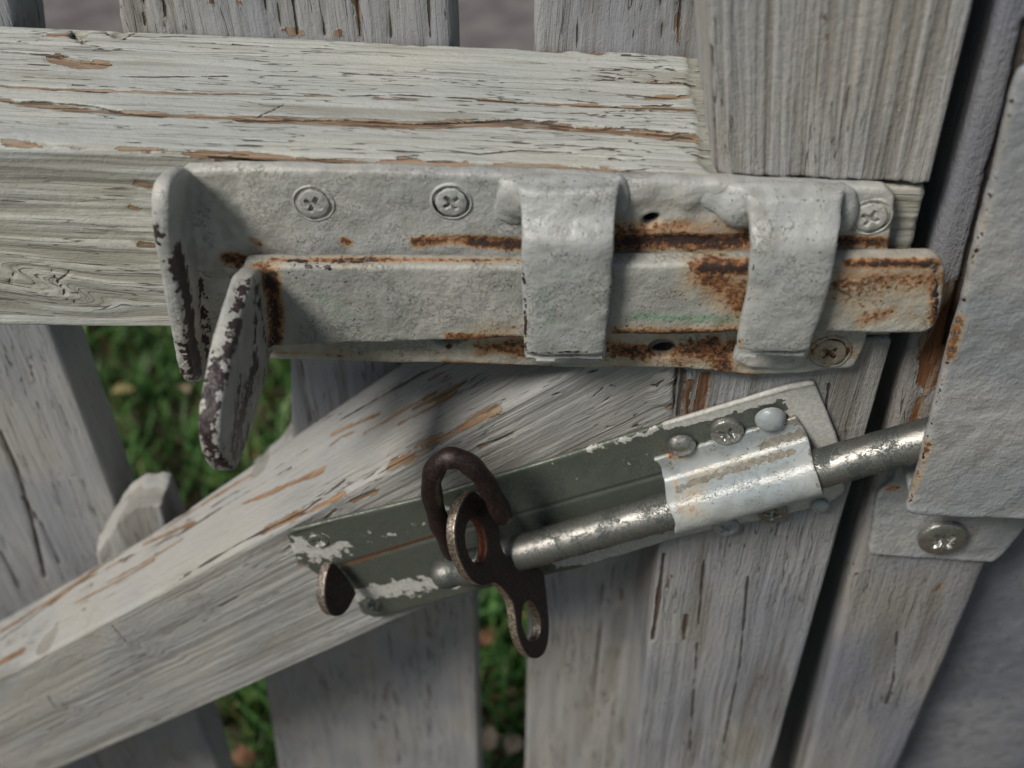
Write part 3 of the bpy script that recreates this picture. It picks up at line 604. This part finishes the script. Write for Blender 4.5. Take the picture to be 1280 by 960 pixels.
marks(me, rust=[([P(770, 435, QY), P(850, 445, QY), P(925, 440, QY)], 5.5, .66), ([P(605, 435, QY), P(648, 432, QY)], 3.5, .85), ([P(775, 285, QY), P(930, 285, QY)], 3.5, .6), ([P(828, 437, QY)], 4.5, .95), ([P(813, 278, QY)], 3.0, .62), ([P(770, 300, QY), P(930, 298, QY)], 6, .5), ([P(765, 440, QY), P(930, 445, QY)], 6.5, .56), ([P(600, 440, QY), P(640, 440, QY)], 5, .5), ([P(1000, 440, QY), P(1075, 440, QY)], 5, .45), ([P(345, 440, QY), P(600, 445, QY)], 3, .36), ([P(800, 250, QY), P(870, 260, QY)], 4, .3), ([P(300, 315, QY), P(330, 310, QY)], 4, .4), ([P(850, 440, QY), P(905, 445, QY)], 3, .95), ([P(520, 303, QY), P(560, 300, QY), P(650, 304, QY)], 1.5, 1.15), ([P(590, 303, QY), P(650, 306, QY)], 1.5, 1.45), ([P(770, 303, QY), P(850, 299, QY), P(935, 302, QY)], 2.2, 1.5), ([P(775, 290, QY), P(860, 280, QY)], 2.0, .75), ([P(1050, 300, QY), P(1105, 303, QY)], 1.6, 1.2),
                ([P(610, 432, QY), P(650, 440, QY)], 2.2, 1.0), ([P(760, 432, QY), P(800, 440, QY), P(900, 440, QY), P(925, 430, QY)], 3.0, 1.05), ([P(890, 430, QY), P(905, 455, QY)], 3, 1.05), ([P(545, 424, QY), P(560, 432, QY), P(580, 424, QY)], .9, 1.2), ([P(1020, 440, QY), P(1060, 440, QY)], 2, 1.0),
                ([P(430, 300, QY), P(436, 304, QY)], 1.2, 1.0), ([P(285, 322, QY), P(320, 325, QY)], 2.2, .85), ([P(315, 300, QY), P(325, 306, QY)], 1, .9), ([P(260, 450, QY), P(240, 460, QY)], 2.5, .8), ([P(555, 452, QY), P(640, 458, QY)], 1.2, .8), ([P(420, 452, QY), P(700, 460, QY)], .7, .75),
                ([P(770, 460, QY), P(960, 470, QY)], .9, .9), ([P(345, 440, QY), P(430, 445, QY)], 1.0, .55)],
      wear=[([PN(a, b, f0, fx) for a, b in ((222, 320), (232, 360), (240, 420), (248, 465))], 3.2, 1.35), ([PN(212, 290, f0, fx)-fx*.004, PN(214, 305, f0, fx)-fx*.0045], 1.8, 1.1), ([PN(211, 270, f0, fx)-fx*.004], 1.0, 1.0), ([PN(a, b, f0, fx)-fx*.004 for a, b in ((215, 330), (238, 450), (246, 475))], 1.0, .72), ([P(250, 350, -.006), P(262, 470, -.006)], 2, .75)])
add_obj('backplate', me, M_PLATE, ub)
# bar with its bent handle ---------------------------------------------------
BF = -.0135
bl = [P(a, b, BF) for a, b in ((302, 334), (345, 333), (650, 334), (1050, 327), (1168, 325), (1182, 333), (1183, 345), (1177, 388), (1170, 408), (1159, 418), (930, 417), (650, 424), (352, 434), (312, 434))]
bar = poly_mesh([round_loop(bl, .0016)], frame(bl[0], (0, -1, 0)), .0062, .0010, 3)
h0 = P(328, 335, BF); hn = unit(np.cross(P(337, 434, BF)-h0, (0, 1, 0))); hn = hn*np.sign(hn[0])
hl = [PN(a, b, h0, hn) for a, b in ((350, 333), (331, 333), (319, 343), (307, 378), (294, 425), (285, 470), (278, 510), (276, 545), (281, 575), (290, 590), (298, 588), (314, 545), (330, 484), (338, 445), (346, 436), (345, 340))]
for q in hl: q[1] = min(q[1], -.0080)
hnd = poly_mesh([round_loop(hl, .002)], frame(h0, hn), .0060, .0015, 4)
me = remesh(merge([bar, hnd, blob(P(327, 383, -.0118), .0045, .0042, .0115)]), .00075, 3)
lumpy(me, .20, .09, .09, .4, 2)
Vt = [P(a, b, BF) for a, b in ((335, 331), (1172, 326))]
HS = surf(me)
marks(me, rust=[([P(1060, 365, BF), P(1165, 360, BF)], 14, .42), ([P(885, 345, BF), P(930, 375, BF)], 6, .82), ([P(1060, 345, BF), P(1168, 350, BF)], 5, .66), ([P(770, 410, BF), P(930, 410, BF)], 2.5, .5), ([P(345, 322, -.0105), P(640, 320, -.0105)], 2.2, .5), ([P(600, 415, BF), P(650, 410, BF)], 3, .42), ([P(880, 335, BF), P(935, 335, BF)], 2.2, 1.3), ([P(900, 350, BF), P(925, 385, BF)], 3.0, .88), ([P(1060, 330, BF), P(1172, 330, BF)], 1.3, 1.4), ([P(1075, 345, BF), P(1170, 350, BF)], 4.5, .52), ([P(1080, 400, BF), P(1110, 390, BF)], 3, .7), ([P(560, 420, BF), P(650, 424, BF)], 1.2, 1.0), ([P(770, 417, BF), P(930, 415, BF)], 1.2, 1.25),
                ([P(340, 326, -.0105), P(648, 322, -.0105)], 1.0, .95), ([P(338, 345, BF), P(345, 400, BF), P(342, 425, BF)], 2.0, 1.4), ([P(322, 335, BF), P(345, 329, BF)], 2.2, .75), ([P(1165, 345, BF), P(1168, 400, BF)], 1.3, .9)],
      wear=[([HS(322, 460), HS(308, 510), HS(300, 560)], 5, .95), ([HS(325, 360), HS(322, 420), HS(318, 470)], 4, .62), ([HS(300, 400), HS(282, 440), HS(268, 480)], 2.6, .92), ([HS(275, 455), HS(262, 500), HS(258, 540), HS(275, 585)], 2.4, .95), ([HS(312, 350), HS(298, 385)], 2, .7), ([PN(a, b, h0, hn)-hn*.003 for a, b in ((296, 400), (284, 450), (276, 500), (272, 560), (285, 592))], 3.2, .80), ([P(380, 333, BF), P(410, 334, BF)], .9, 1.05), ([P(360, 325, -.011), P(500, 323, -.011), P(645, 322, -.011)], .9, .85), ([PN(a, b, h0, hn) for a, b in ((300, 385), (288, 440), (276, 480), (268, 520), (282, 585), (298, 588))], 2.0, .82), ([PN(a, b, h0, hn) for a, b in ((300, 480), (290, 560), (296, 585), (310, 540))], 2.6, .9),
            ([P(336, 380, BF), P(338, 430, BF)], 1.2, 1.0), ([PN(a, b, h0, hn) for a, b in ((318, 345), (335, 440), (328, 480))], 1.6, .6), ([P(655, 345, BF), P(640, 345, BF)], .8, .6), ([P(1168, 330, BF), P(1172, 400, BF)], .9, .7)],
      extra=[([P(400, 370, BF), P(440, 400, BF)], 5, .6), ([P(790, 395, BF), P(920, 400, BF)], 2.4, .8)])
add_obj('bar', me, M_BAR, ub)
# keepers that wrap over the bar -------------------------------------------------
def keeper(st, seed, lumps, rust, wear, extra, foot):
    """strap swept through stations (py, Y, x_left, x_right) given on the photo's scale at each depth"""
    KF = -.0188; L, Rr = [], []; st_z = P(640, 292, -.005)[2]
    for py, Y, xl, xr in st: L.append(P(xl, py, Y)); Rr.append(P(xr, py, Y))
    zb = L[-1][2]
    for y, dz, dx in ((-.0170, -.0002, .0004), (-.0120, .0006, .0004), (-.0060, .0012, .0004)):
        L.append(np.array([L[len(st)-1][0]+dx, y, zb+dz])); Rr.append(np.array([Rr[len(st)-1][0]-dx, y, zb+dz]))
    L, Rr = np.array(spline(L, 4)), np.array(spline(Rr, 4)); mid = (L+Rr)/2; n = len(L); nx = 14
    tg = np.gradient(mid, axis=0); nv = np.stack([0*tg[:, 0], -tg[:, 2], tg[:, 1]], 1); nv /= np.linalg.norm(nv, axis=1, keepdims=True); nv *= np.sign(nv[:, 1:2]+1e-9)
    nv[nv[:, 1] < .0] *= -1
    nv = np.where((mid[:, 1:2] > -.012) & (np.arange(n)[:, None] < n//2), np.array([[0, .8, -.6]]), nv); nv = np.where(np.arange(n)[:, None] > n-10, np.array([[0, .3, .95]]), nv)
    V = []; F = []
    for lay in (0, 1):
        for i in range(n):
            for j in range(nx+1):
                t = j/nx; e = 2*t-1; V.append(L[i]*(1-t)+Rr[i]*t+nv[i]*(.0036*lay)+np.array([0, .0009*abs(e)**6*(1-lay)+.0016*max(0, 1-i/14)*abs(e)**3, 0]))
    o = n*(nx+1)
    for i in range(n-1):
        for j in range(nx): a = i*(nx+1)+j; F.append((a, a+1, a+nx+2, a+nx+1)); F.append((a+o, a+nx+1+o, a+nx+2+o, a+1+o))
        for j in (0, nx): a = i*(nx+1)+j; F.append((a, a+nx+1, a+nx+1+o, a+o) if j == 0 else (a, a+o, a+nx+1+o, a+nx+1))
    for i in (0, n-1):
        for j in range(nx): a = i*(nx+1)+j; F.append((a, a+o, a+1+o, a+1) if i == 0 else (a, a+1, a+1+o, a+o))
    sm = np_mesh(np.array(V), np.array(F)); bm = bmesh.new(); bm.from_mesh(sm); bmesh.ops.recalc_face_normals(bm, faces=bm.faces); bm.to_mesh(sm); bm.free()
    fl = [P(a, b, -.0078) for a, b in foot]; ft = poly_mesh([round_loop(fl, .0015)], frame(fl[0], (0, -1, 0)), .0034, .0013, 3)
    me = remesh(merge([sm, ft]+[blob(P(a, b, y), rx, ry, rz) for a, b, y, rx, ry, rz in lumps]), .00066, 4)
    ob = bpy.data.objects.new('s', me); COL.objects.link(ob); vg = ob.vertex_groups.new(name='g'); Vk = getV(me); vg.add([int(i) for i in np.where((Vk[:, 2] > st_z) & (Vk[:, 1] > -.0125))[0]], 1, 'REPLACE'); ms = ob.modifiers.new('s', 'SMOOTH'); ms.iterations = 14; ms.factor = .5; ms.vertex_group = 'g'
    me = bpy.data.meshes.new_from_object(ob.evaluated_get(bpy.context.evaluated_depsgraph_get())); bpy.data.objects.remove(ob)
    lumpy(me, .42, .07, .12, .3, seed); marks(me, rust, wear, extra)
    return add_obj('keeper', me, M_STRAP, ub)
KF = -.0188
keeper([(221, -.0020, 638, 779), (228, -.0075, 640, 778), (238, -.0112, 644, 776), (256, -.0128, 648, 774), (276, -.0146, 651, 771), (293, -.0172, 652, 769), (315, -.0188, 652, 768), (390, -.0190, 654, 762), (441, -.0188, 656, 757)], 5,
       [(655, 248, -.0058, .0080, .0032, .0062), (640, 262, -.0046, .0055, .0020, .0050), (772, 246, -.0050, .0040, .0028, .0070), (700, 228, -.0050, .017, .0030, .0026)],
       rust=[([P(655, 400, KF), P(655, 440, KF)], .6, .8)], wear=[([P(652, 330, KF), P(654, 355, KF)], .7, 1.05), ([P(655, 375, KF), P(656, 441, KF)], .7, 1.02), ([P(767, 340, KF), P(758, 436, KF)], .6, 1.0), ([P(660, 441, KF), P(757, 440, KF)], .5, .8)],
       extra=[([P(675, 360, KF), P(690, 400, KF)], 4, .62), ([P(680, 345, KF), P(730, 340, KF)], 2.5, .5), ([P(680, 435, KF), P(740, 436, KF)], 1.5, .5)],
       foot=[(655, 432), (759, 432), (757, 455), (742, 458), (680, 457), (656, 449)])
keeper([(230, -.0020, 926, 1062), (237, -.0075, 928, 1060), (248, -.0112, 932, 1058), (266, -.0130, 936, 1056), (284, -.0150, 939, 1053), (300, -.0174, 940, 1050), (322, -.0188, 939, 1047), (390, -.0190, 930, 1030), (437, -.0188, 922, 1014)], 9,
       [(932, 258, -.0056, .0075, .0034, .0066), (908, 246, -.0046, .0080, .0017, .0050), (1052, 266, -.0054, .0044, .0034, .0076), (990, 238, -.0056, .017, .0032, .0028)],
       rust=[([P(924, 425, KF), P(926, 436, KF)], .8, .8)], wear=[([P(941, 330, KF), P(940, 345, KF)], .6, .7)], extra=[], foot=[(920, 432), (1014, 432), (1007, 458), (985, 464), (935, 463), (914, 453)])
for px, py, a, f, s in ((392, 255, .5, .0, 1), (564, 253, .9, .05, 2), (1088, 272, .35, .15, 3), (1037, 441, .7, .15, 4)):
    screw(px, py, QY-.0004, 23.5, M_PLATE if s != 4 else M_BAR, ub, dome=.0005, rec=.0024, ang=a, fill=f, seed=s, rust=.42 if s == 4 else 0)

# ================================================================== LOWER BARREL BOLT
lb = thing('barrel_bolt', 'small slanted barrel bolt of bare grey steel with dark padlock eyes, across brace and stile', 'bolt', P(700, 740, -.002))
ZY = -.0022
bp = [P(a, b, ZY) for a, b in ((357, 668), (365, 663), (545, 619), (700, 572), (830, 531), (985, 484), (1018, 478), (1030, 505), (1046, 545), (1056, 585), (1056, 615), (1040, 628), (1000, 640), (850, 672), (720, 712), (600, 738), (500, 765), (470, 773), (452, 768), (442, 745), (395, 718), (370, 700))]
me = remesh(poly_mesh([round_loop(bp, .0012)], frame(bp[0], (0, -1, 0)), .0020, .0004, 2), .00062, 2)
ax = unit(P(1155, 549, -.010)-P(640, 693, -.010))
dent(me, [([P(420, 708, ZY), P(545, 672, ZY), P(840, 590, ZY)], 1.2, -.35), ([P(365, 664, ZY), P(985, 484, ZY), P(1018, 478, ZY)], 1.5, .7)]); lumpy(me, .10, .08, .03, .4, 4)
marks(me, rust=[([P(640, 610, ZY), P(830, 555, ZY)], 8, .22), ([P(430, 707, ZY), P(480, 690, ZY), P(545, 668, ZY)], 1.6, .9), ([P(820, 545, ZY), P(836, 575, ZY)], 1.2, .7), ([P(860, 520, ZY), P(985, 484, ZY)], .9, .62)],
      extra=[([P(370, 685, ZY), P(410, 690, ZY)], 5.0, .95), ([P(395, 700, ZY), P(430, 680, ZY)], 3.5, .85), ([P(440, 745, ZY), P(500, 735, ZY), P(565, 725, ZY)], 4.5, .95), ([P(740, 562, ZY), P(850, 528, ZY)], 2.4, .62), ([P(840, 528, ZY), P(1018, 480, ZY)], 2.4, 1.6), ([P(1015, 500, ZY), P(1040, 550, ZY)], 6, 1.8),
             ([P(700, 700, ZY), P(850, 672, ZY), P(1050, 615, ZY)], 3.4, 1.5), ([P(545, 640, ZY), P(620, 610, ZY)], 2, .5), ([P(420, 690, ZY), P(545, 650, ZY)], 8, .3), ([P(700, 600, ZY), P(830, 560, ZY)], 9, .30)])
add_obj('base_plate', me, M_ZINC, lb)
# rod
RY = -.0108; rr = .0063
a1, a2 = P(560, 716, RY), P(1175, 543.5, RY); rd = unit(a2-a1)
knob = [a1-rd*.0058, a1-rd*.0056, a1-rd*.005, a1-rd*.0035, a1-rd*.001, a1+rd*.001, a1+rd*.004]
pts = knob+[a1+rd*s for s in np.linspace(.006, np.linalg.norm(a2-a1), 60)]
rad = [.0002, .002, .0036, .0051, .0056, .0056, .0055]+[rr*(1+.012*math.sin(i*1.7)) for i in range(60)]
me = tube(pts, rad, 56); marks(me, rust=[([a1, a1+rd*.02], 4, .35), ([P(640, 700, RY), P(660, 690, RY)], 5, .3)]); V = getV(me); attr_e = None
add_obj('rod', me, M_ROD, lb)
# cover: flange, half barrel, lower flange, as one bent sheet
cu_ = unit(np.cross(rd, (0, 1, 0)));
if cu_[2] < 0: cu_ = -cu_
def along(px, py): return float((P(px, py, RY)-a1)@rd)
R1 = rr+.0019
axc = a1.copy()
def sheet_pts(off, R_):                    # profile (across, out) from the upper flange edge over the barrel to the lower flange
    o = [(.0172+0, -.0036), (.0150, -.0036), (.0125, -.0037), (R_+.0028, -.0040), (R_+.0012, -.0048), (R_+.0001, -.0064)]
    for k in range(1, 20):
        t = math.radians(4+k*172/20); o.append((R_*math.cos(t), RY-R_*math.sin(t)))
    o += [(-R_-.0001, -.0064), (-R_-.0011, -.0048), (-R_-.0026, -.0040), (-.0118, -.0037)]
    return o
prof = sheet_pts(0, R1); n_p = len(prof); s0, s1 = along(832, 620), along(1014, 570)
tp, tq = [], []
Vv = []; Ff = []; ns = 120
pr = [np.array(p) for p in prof]
fine = []
for a, b in zip(pr[:-1], pr[1:]):
    k_ = max(1, int(np.linalg.norm(b-a)/.0006))
    for k in range(k_): fine.append(a+(b-a)*k/k_)
fine.append(pr[-1]); fine = np.array(fine); npf = len(fine)
tan = np.gradient(fine, axis=0); nrm = np.stack([tan[:, 1], -tan[:, 0]], 1); nrm /= np.linalg.norm(nrm, axis=1, keepdims=True)
if nrm[npf//2][1] > 0: nrm = -nrm
th = .0015
for lay in (0, 1):
    for i in range(ns+1):
        s = i/ns
        for j in range(npf):
            e = fine[j]-nrm[j]*th*lay
            q = fine[j][0]/.017
            sa = s0+(.0016*math.sin(q*2.2))-.001*max(0, q)+.0006*math.sin(q*9); sb = s1+.0018*q-.0022*max(0, q)**2
            pos = a1*1.0+rd*(sa+(sb-sa)*s)+cu_*e[0]; pos = np.array([pos[0], e[1], pos[2]]); Vv.append(pos)
lay_n = (ns+1)*npf
for i in range(ns):
    for j in range(npf-1):
        a = i*npf+j; Ff.append((a, a+1, a+npf+1, a+npf)); b = a+lay_n; Ff.append((b, b+npf, b+npf+1, b+1))
for i in range(ns):
    for j in (0, npf-1):
        a = i*npf+j; qd = (a, a+npf, a+npf+lay_n, a+lay_n); Ff.append(qd if j == 0 else qd[::-1])
for j in range(npf-1):
    for i in (0, ns):
        a = i*npf+j; qd = (a, a+lay_n, a+1+lay_n, a+1); Ff.append(qd if i == 0 else qd[::-1])
me = np_mesh(np.array(Vv), np.array(Ff)); bm = bmesh.new(); bm.from_mesh(me); bmesh.ops.recalc_face_normals(bm, faces=bm.faces); bm.to_mesh(me); bm.free()
def C(px, py, out=-.0036): return P(px, py, out)
lumpy(me, .07, .1, .03, .4, 6)
C = surf(me)
marks(me, rust=[([C(845, 570), C(868, 600), C(862, 640)], 3.2, .42), ([C(825, 550), C(838, 572)], 1.2, 1.0), ([C(842, 600), C(850, 640)], 1.2, .55), ([C(870, 590), C(940, 568)], 2.6, .35)],
      wear=[([C(850, 606), C(900, 590), C(950, 572), C(985, 562)], 1.5, 1.02), ([C(955, 560), C(1000, 545)], 1.8, .95), ([C(975, 508), C(990, 524)], 3, .9), ([C(872, 536), C(890, 530)], 3, .85), ([C(930, 522), C(945, 517)], 1.5, .9), ([C(840, 585), C(846, 610)], 1.3, .95), ([C(1003, 545), C(1018, 580), C(1022, 612)], .7, .85), ([C(965, 590), C(972, 597)], .8, .85)])
add_obj('cover', me, M_COVER, lb)
def rivet(px, py, rpx, h, mat, ex):
    p = P(px, py, -.0034); d = np.linalg.norm(p-CAM); r = rpx*d/FPX
    p, x, y, n = frame(p, (0, -1, 0)); V = [p+n*h]; F = []
    for i in range(1, 13):
        t = i/12*math.pi/2
        for j in range(40):
            a = j*math.pi/20; V.append(p+(x*math.cos(a)+y*math.sin(a))*r*math.sin(t)+n*h*math.cos(t))
    for j in range(40): F.append((0, 1+j, 1+(j+1) % 40))
    for i in range(11):
        for j in range(40): k = (j+1) % 40; F.append((1+i*40+j, 1+(i+1)*40+j, 1+(i+1)*40+k, 1+i*40+k))
    me = bpy.data.meshes.new('r'); me.from_pydata([tuple(v) for v in V], [], F); marks(me); V = getV(me); me.attributes.remove(me.attributes['extra']); attr(me, 'extra', np.full(len(V), ex))
    add_obj('rivet', me, mat, lb)
rivet(852, 556, 17.5, .0028, M_STEEL, .25); rivet(963, 523, 19, .0032, M_COVER, 0)
rivet(1025, 632, 11, .0016, M_COVER, 0)
screw(909, 541, -.0037, 20.5, M_STEEL, lb, lip=False, dome=.0011, rec=.0019, ang=.35, star=True, extra=.12)
screw(398, 677, ZY-.0001, 16, M_ZINC, lb, dome=.0006, rec=.0014, ang=.5, fill=.2, extra=.42)
screw(466, 757, ZY-.0001, 14, M_ZINC, lb, dome=.0006, rec=.0014, ang=.8, fill=.3, extra=.35)
screw(966, 641, -.0037, 18, M_STEEL, lb, lip=False, dome=.0010, rec=.0018, ang=.1, extra=.15)
screw(908, 659, -.0030, 16, M_COVER, lb, lip=False, dome=.0010, rec=.0014, ang=.6)
# dark handle loop
lp = spline([P(566, 690, -.0150), P(556, 672, -.0175), P(546, 645, -.0190), P(538, 617, -.0205), P(537, 592, -.0215), P(550, 572, -.0222), P(572, 569, -.0222), P(593, 582, -.0215), P(607, 602, -.0200), P(619, 624, -.0180), P(629, 646, -.0160)], 8)
lp = np.array(lp)
for _ in range(70): lp[1:-1] = (lp[:-2]+lp[1:-1]*2+lp[2:])/4
me = tube(lp, [.0033+.0002*math.sin(i*.6) for i in range(len(lp))], 24); lumpy(me, .12, .15, .05, .6, 8)
marks(me, rust=[([P(540, 620, -.02), P(560, 680, -.017)], 3, .45), ([P(620, 630, -.018)], 4, .4)], wear=[([P(545, 580, -.0245), P(566, 562, -.0245), P(590, 576, -.0245)], 2.0, .5)])
add_obj('handle_loop', me, M_IRON, lb)
# double padlock eye
en = unit((.86, -.36, .36)); e0 = P(600, 690, -.0255)
def E(px, py): return PN(px, py, e0, en)
eo = [(590, 612), (581, 622), (574, 636), (569, 656), (569, 674), (573, 694), (583, 716), (592, 727), (603, 733), (614, 730), (622, 728), (632, 738), (642, 752), (645, 772), (648, 796), (656, 815), (668, 825), (679, 821), (686, 806), (688, 785), (686, 762), (683, 735), (681, 714), (670, 708), (646, 704), (632, 694), (626, 678), (624, 650), (616, 632), (606, 624), (597, 616)]
me = poly_mesh([smooth_loop([E(*q) for q in eo], 2), ellipse_px(596, 677, 13, 29, -.14, E), ellipse_px(665, 777, 11.5, 26, -.12, E)], frame(e0, en), .0040, .0005, 2)
me = remesh(me, .00045, 2)
V = getV(me); N = getN(me); side = 1-np.abs(N@en); lumpy(me, .06, .15, .03, .6, 9)
dh = np.minimum(dline(V, [E(596, 677)]), 1); inner = (side > .6) & (dh < .0085)
attr(me, 'wear', np.clip(side*1.15, 0, 1.1)*np.where(inner, .1, 1)-.15); attr(me, 'rust', np.where(inner, 1.0, 0)*side); attr(me, 'extra', np.zeros(len(V)))
add_obj('padlock_eye', me, M_IRON, lb)
t0 = P(425, 745, -.0125)
def E2(px, py): return PN(px, py, t0, en)
to = [(416, 700), (409, 714), (406, 732), (406, 750), (410, 764), (418, 771), (428, 770), (437, 761), (443, 748), (447, 742), (442, 732), (430, 716)]
me = remesh(poly_mesh([smooth_loop([E2(*q) for q in to], 2)], frame(t0, en), .0042, .0005, 2), .00045, 2)
V = getV(me); N = getN(me); side = 1-np.abs(N@en); attr(me, 'wear', side*1.1-.15); attr(me, 'rust', side*.25); attr(me, 'extra', np.zeros(len(V)))
add_obj('end_tab', me, M_IRON, lb)

# ================================================================== GROUND
def ground(name, x0, x1, y0, y1, z, nx, ny, amp, mat, seed, label=None):
    xs = np.linspace(x0, x1, nx); ys = np.linspace(y0, y1, ny); gx, gy = np.meshgrid(xs, ys, indexing='ij')
    p = np.stack([gx.ravel(), gy.ravel(), np.zeros(nx*ny)], 1); p[:, 2] = z+amp*fbm(p*3, seed, 3)
    i = np.arange(nx*ny).reshape(nx, ny); F = np.stack([i[:-1, :-1], i[1:, :-1], i[1:, 1:], i[:-1, 1:]], -1).reshape(-1, 4)
    o = add_obj(name, np_mesh(p, F), mat); o['kind'] = 'structure'; return o
M_SOIL = plain('soil', (.07, .05, .035), .95, .5, 14); M_ASPH = plain('asphalt', (.135, .125, .125), .9, .25, 12)
ground('ground', -60, 60, -60, 60, -.02, 60, 60, 0, plain('far_ground', (.07, .09, .04), .95, .4, .3), 1)
ground('lawn_soil', -2.5, 2.5, -1.2, 1.40, 0, 120, 80, .012, M_SOIL, 2)
ground('path', -6, 6, 1.38, 6.5, .012, 60, 40, .004, M_ASPH, 3)
def grass_mat():
    m, t, bs = new_mat('grass_blades'); g = attr_n(t, 'tintv'); v = X(t, g.outputs['Fac'])
    c = mix(t, v.ss(0, 1), (.028, .088, .018), (.10, .22, .05)); c = mix(t, v.ss(.93, .97), c, (.20, .16, .06))
    t.links.new(c, bs.inputs['Base Color']); bs.inputs['Roughness'].default_value = .55; return m
nb = 42000
bx = rng.uniform(-1.0, 1.0, nb); by = rng.uniform(.12, 1.38, nb)
dens = fbm(np.stack([bx*5, by*5, bx*0], 1), 4, 2); keep = dens+rng.uniform(-.5, .9, nb) > -.1; bx, by = bx[keep], by[keep]; nb = len(bx)
hh = rng.uniform(.02, .07, nb)*(1+.4*dens[keep]); aa = rng.uniform(0, 2*math.pi, nb); wd = rng.uniform(.0015, .0035, nb); le = rng.uniform(.2, 1.1, nb)*hh; la = rng.uniform(0, 2*math.pi, nb)
dx, dy = np.cos(aa)*wd, np.sin(aa)*wd; lx, ly = np.cos(la)*le, np.sin(la)*le; z0 = np.full(nb, -.005)
V = np.stack([np.stack([bx-dx, by-dy, z0], 1), np.stack([bx+dx, by+dy, z0], 1), np.stack([bx+dx*.8+lx*.35, by+dy*.8+ly*.35, z0+hh*.6], 1), np.stack([bx-dx*.8+lx*.35, by-dy*.8+ly*.35, z0+hh*.6], 1), np.stack([bx+dx*.1+lx, by+dy*.1+ly, z0+hh], 1), np.stack([bx-dx*.1+lx, by-dy*.1+ly, z0+hh], 1)], 1).reshape(-1, 3)
b0 = np.arange(nb)[:, None]*6; F = np.concatenate([b0+np.array([[0, 1, 2, 3]]), b0+np.array([[3, 2, 4, 5]])])
me = np_mesh(V, F); attr(me, 'tintv', np.repeat(rng.uniform(0, 1, nb), 6)); go = add_obj('grass', me, grass_mat())
go['label'] = 'green grass growing behind the gate'; go['category'] = 'grass'; go['kind'] = 'stuff'
# fallen leaves
def leaf_mesh(sz, sd):
    rs = random.Random(sd); V = []; F = []; n = 9
    for i in range(n):
        t = i/(n-1); wv = math.sin(math.pi*t**.8)*sz*.38*(1+.35*math.sin(i*2.6)); zc = .18*sz*math.sin(t*3)+.02*sz*rs.random()
        for k in (-1, 0, 1): V.append((k*wv, (t-.5)*sz, zc+abs(k)*.12*sz))
    for i in range(n-1):
        for k in range(2): a = i*3+k; F.append((a, a+1, a+4, a+3))
    me = bpy.data.meshes.new('leaf'); me.from_pydata(V, [], F); return me
M_L = [plain('leaf_yellow', (.25, .21, .09), .6, .2, 40), plain('leaf_brown', (.16, .08, .045), .7, .3, 40), plain('leaf_pale', (.32, .25, .17), .6, .2, 40)]
spots = [(228, 491, 2, .06), (153, 492, 0, .055), (165, 470, 1, .05), (205, 555, 0, .035), (150, 520, 1, .04), (610, 800, 1, .05), (624, 860, 0, .05), (640, 935, 2, .05), (608, 768, 2, .055), (604, 830, 1, .04), (650, 885, 1, .05), (612, 925, 2, .05), (325, 925, 1, .06), (335, 945, 2, .055), (318, 890, 1, .045), (303, 948, 1, .05), (635, 770, 1, .05), (640, 955, 1, .06)]
lt = [leaf_mesh(1, k) for k in range(3)]; names = {}
for i, (px, py, mi, sz) in enumerate(spots):
    if i in (2, 3, 4, 6, 8, 9, 10, 12, 13, 14, 16, 17): continue
    key = (i % 3, mi)
    if key not in names: m_ = lt[i % 3].copy(); m_.materials.append(M_L[mi]); names[key] = m_
    o = bpy.data.objects.new('fallen_leaf', names[key]); COL.objects.link(o); p = PZ(px, py, .045); o.location = p; o.scale = (sz*.5,)*3
    o.rotation_euler = (random.uniform(-.5, .5), random.uniform(-.5, .5), random.uniform(0, 6.3)); col = ['yellow', 'brown', 'pale'][mi]
    where = 'left of the bolt handle' if py < 600 else ('in the gap below the padlock eyes' if px > 500 else 'in the gap below the diagonal brace')
    o['label'] = f'blurred {col} leaf in the grass {where}'; o['category'] = 'leaf'; o['group'] = f'{col} fallen leaves {where}'
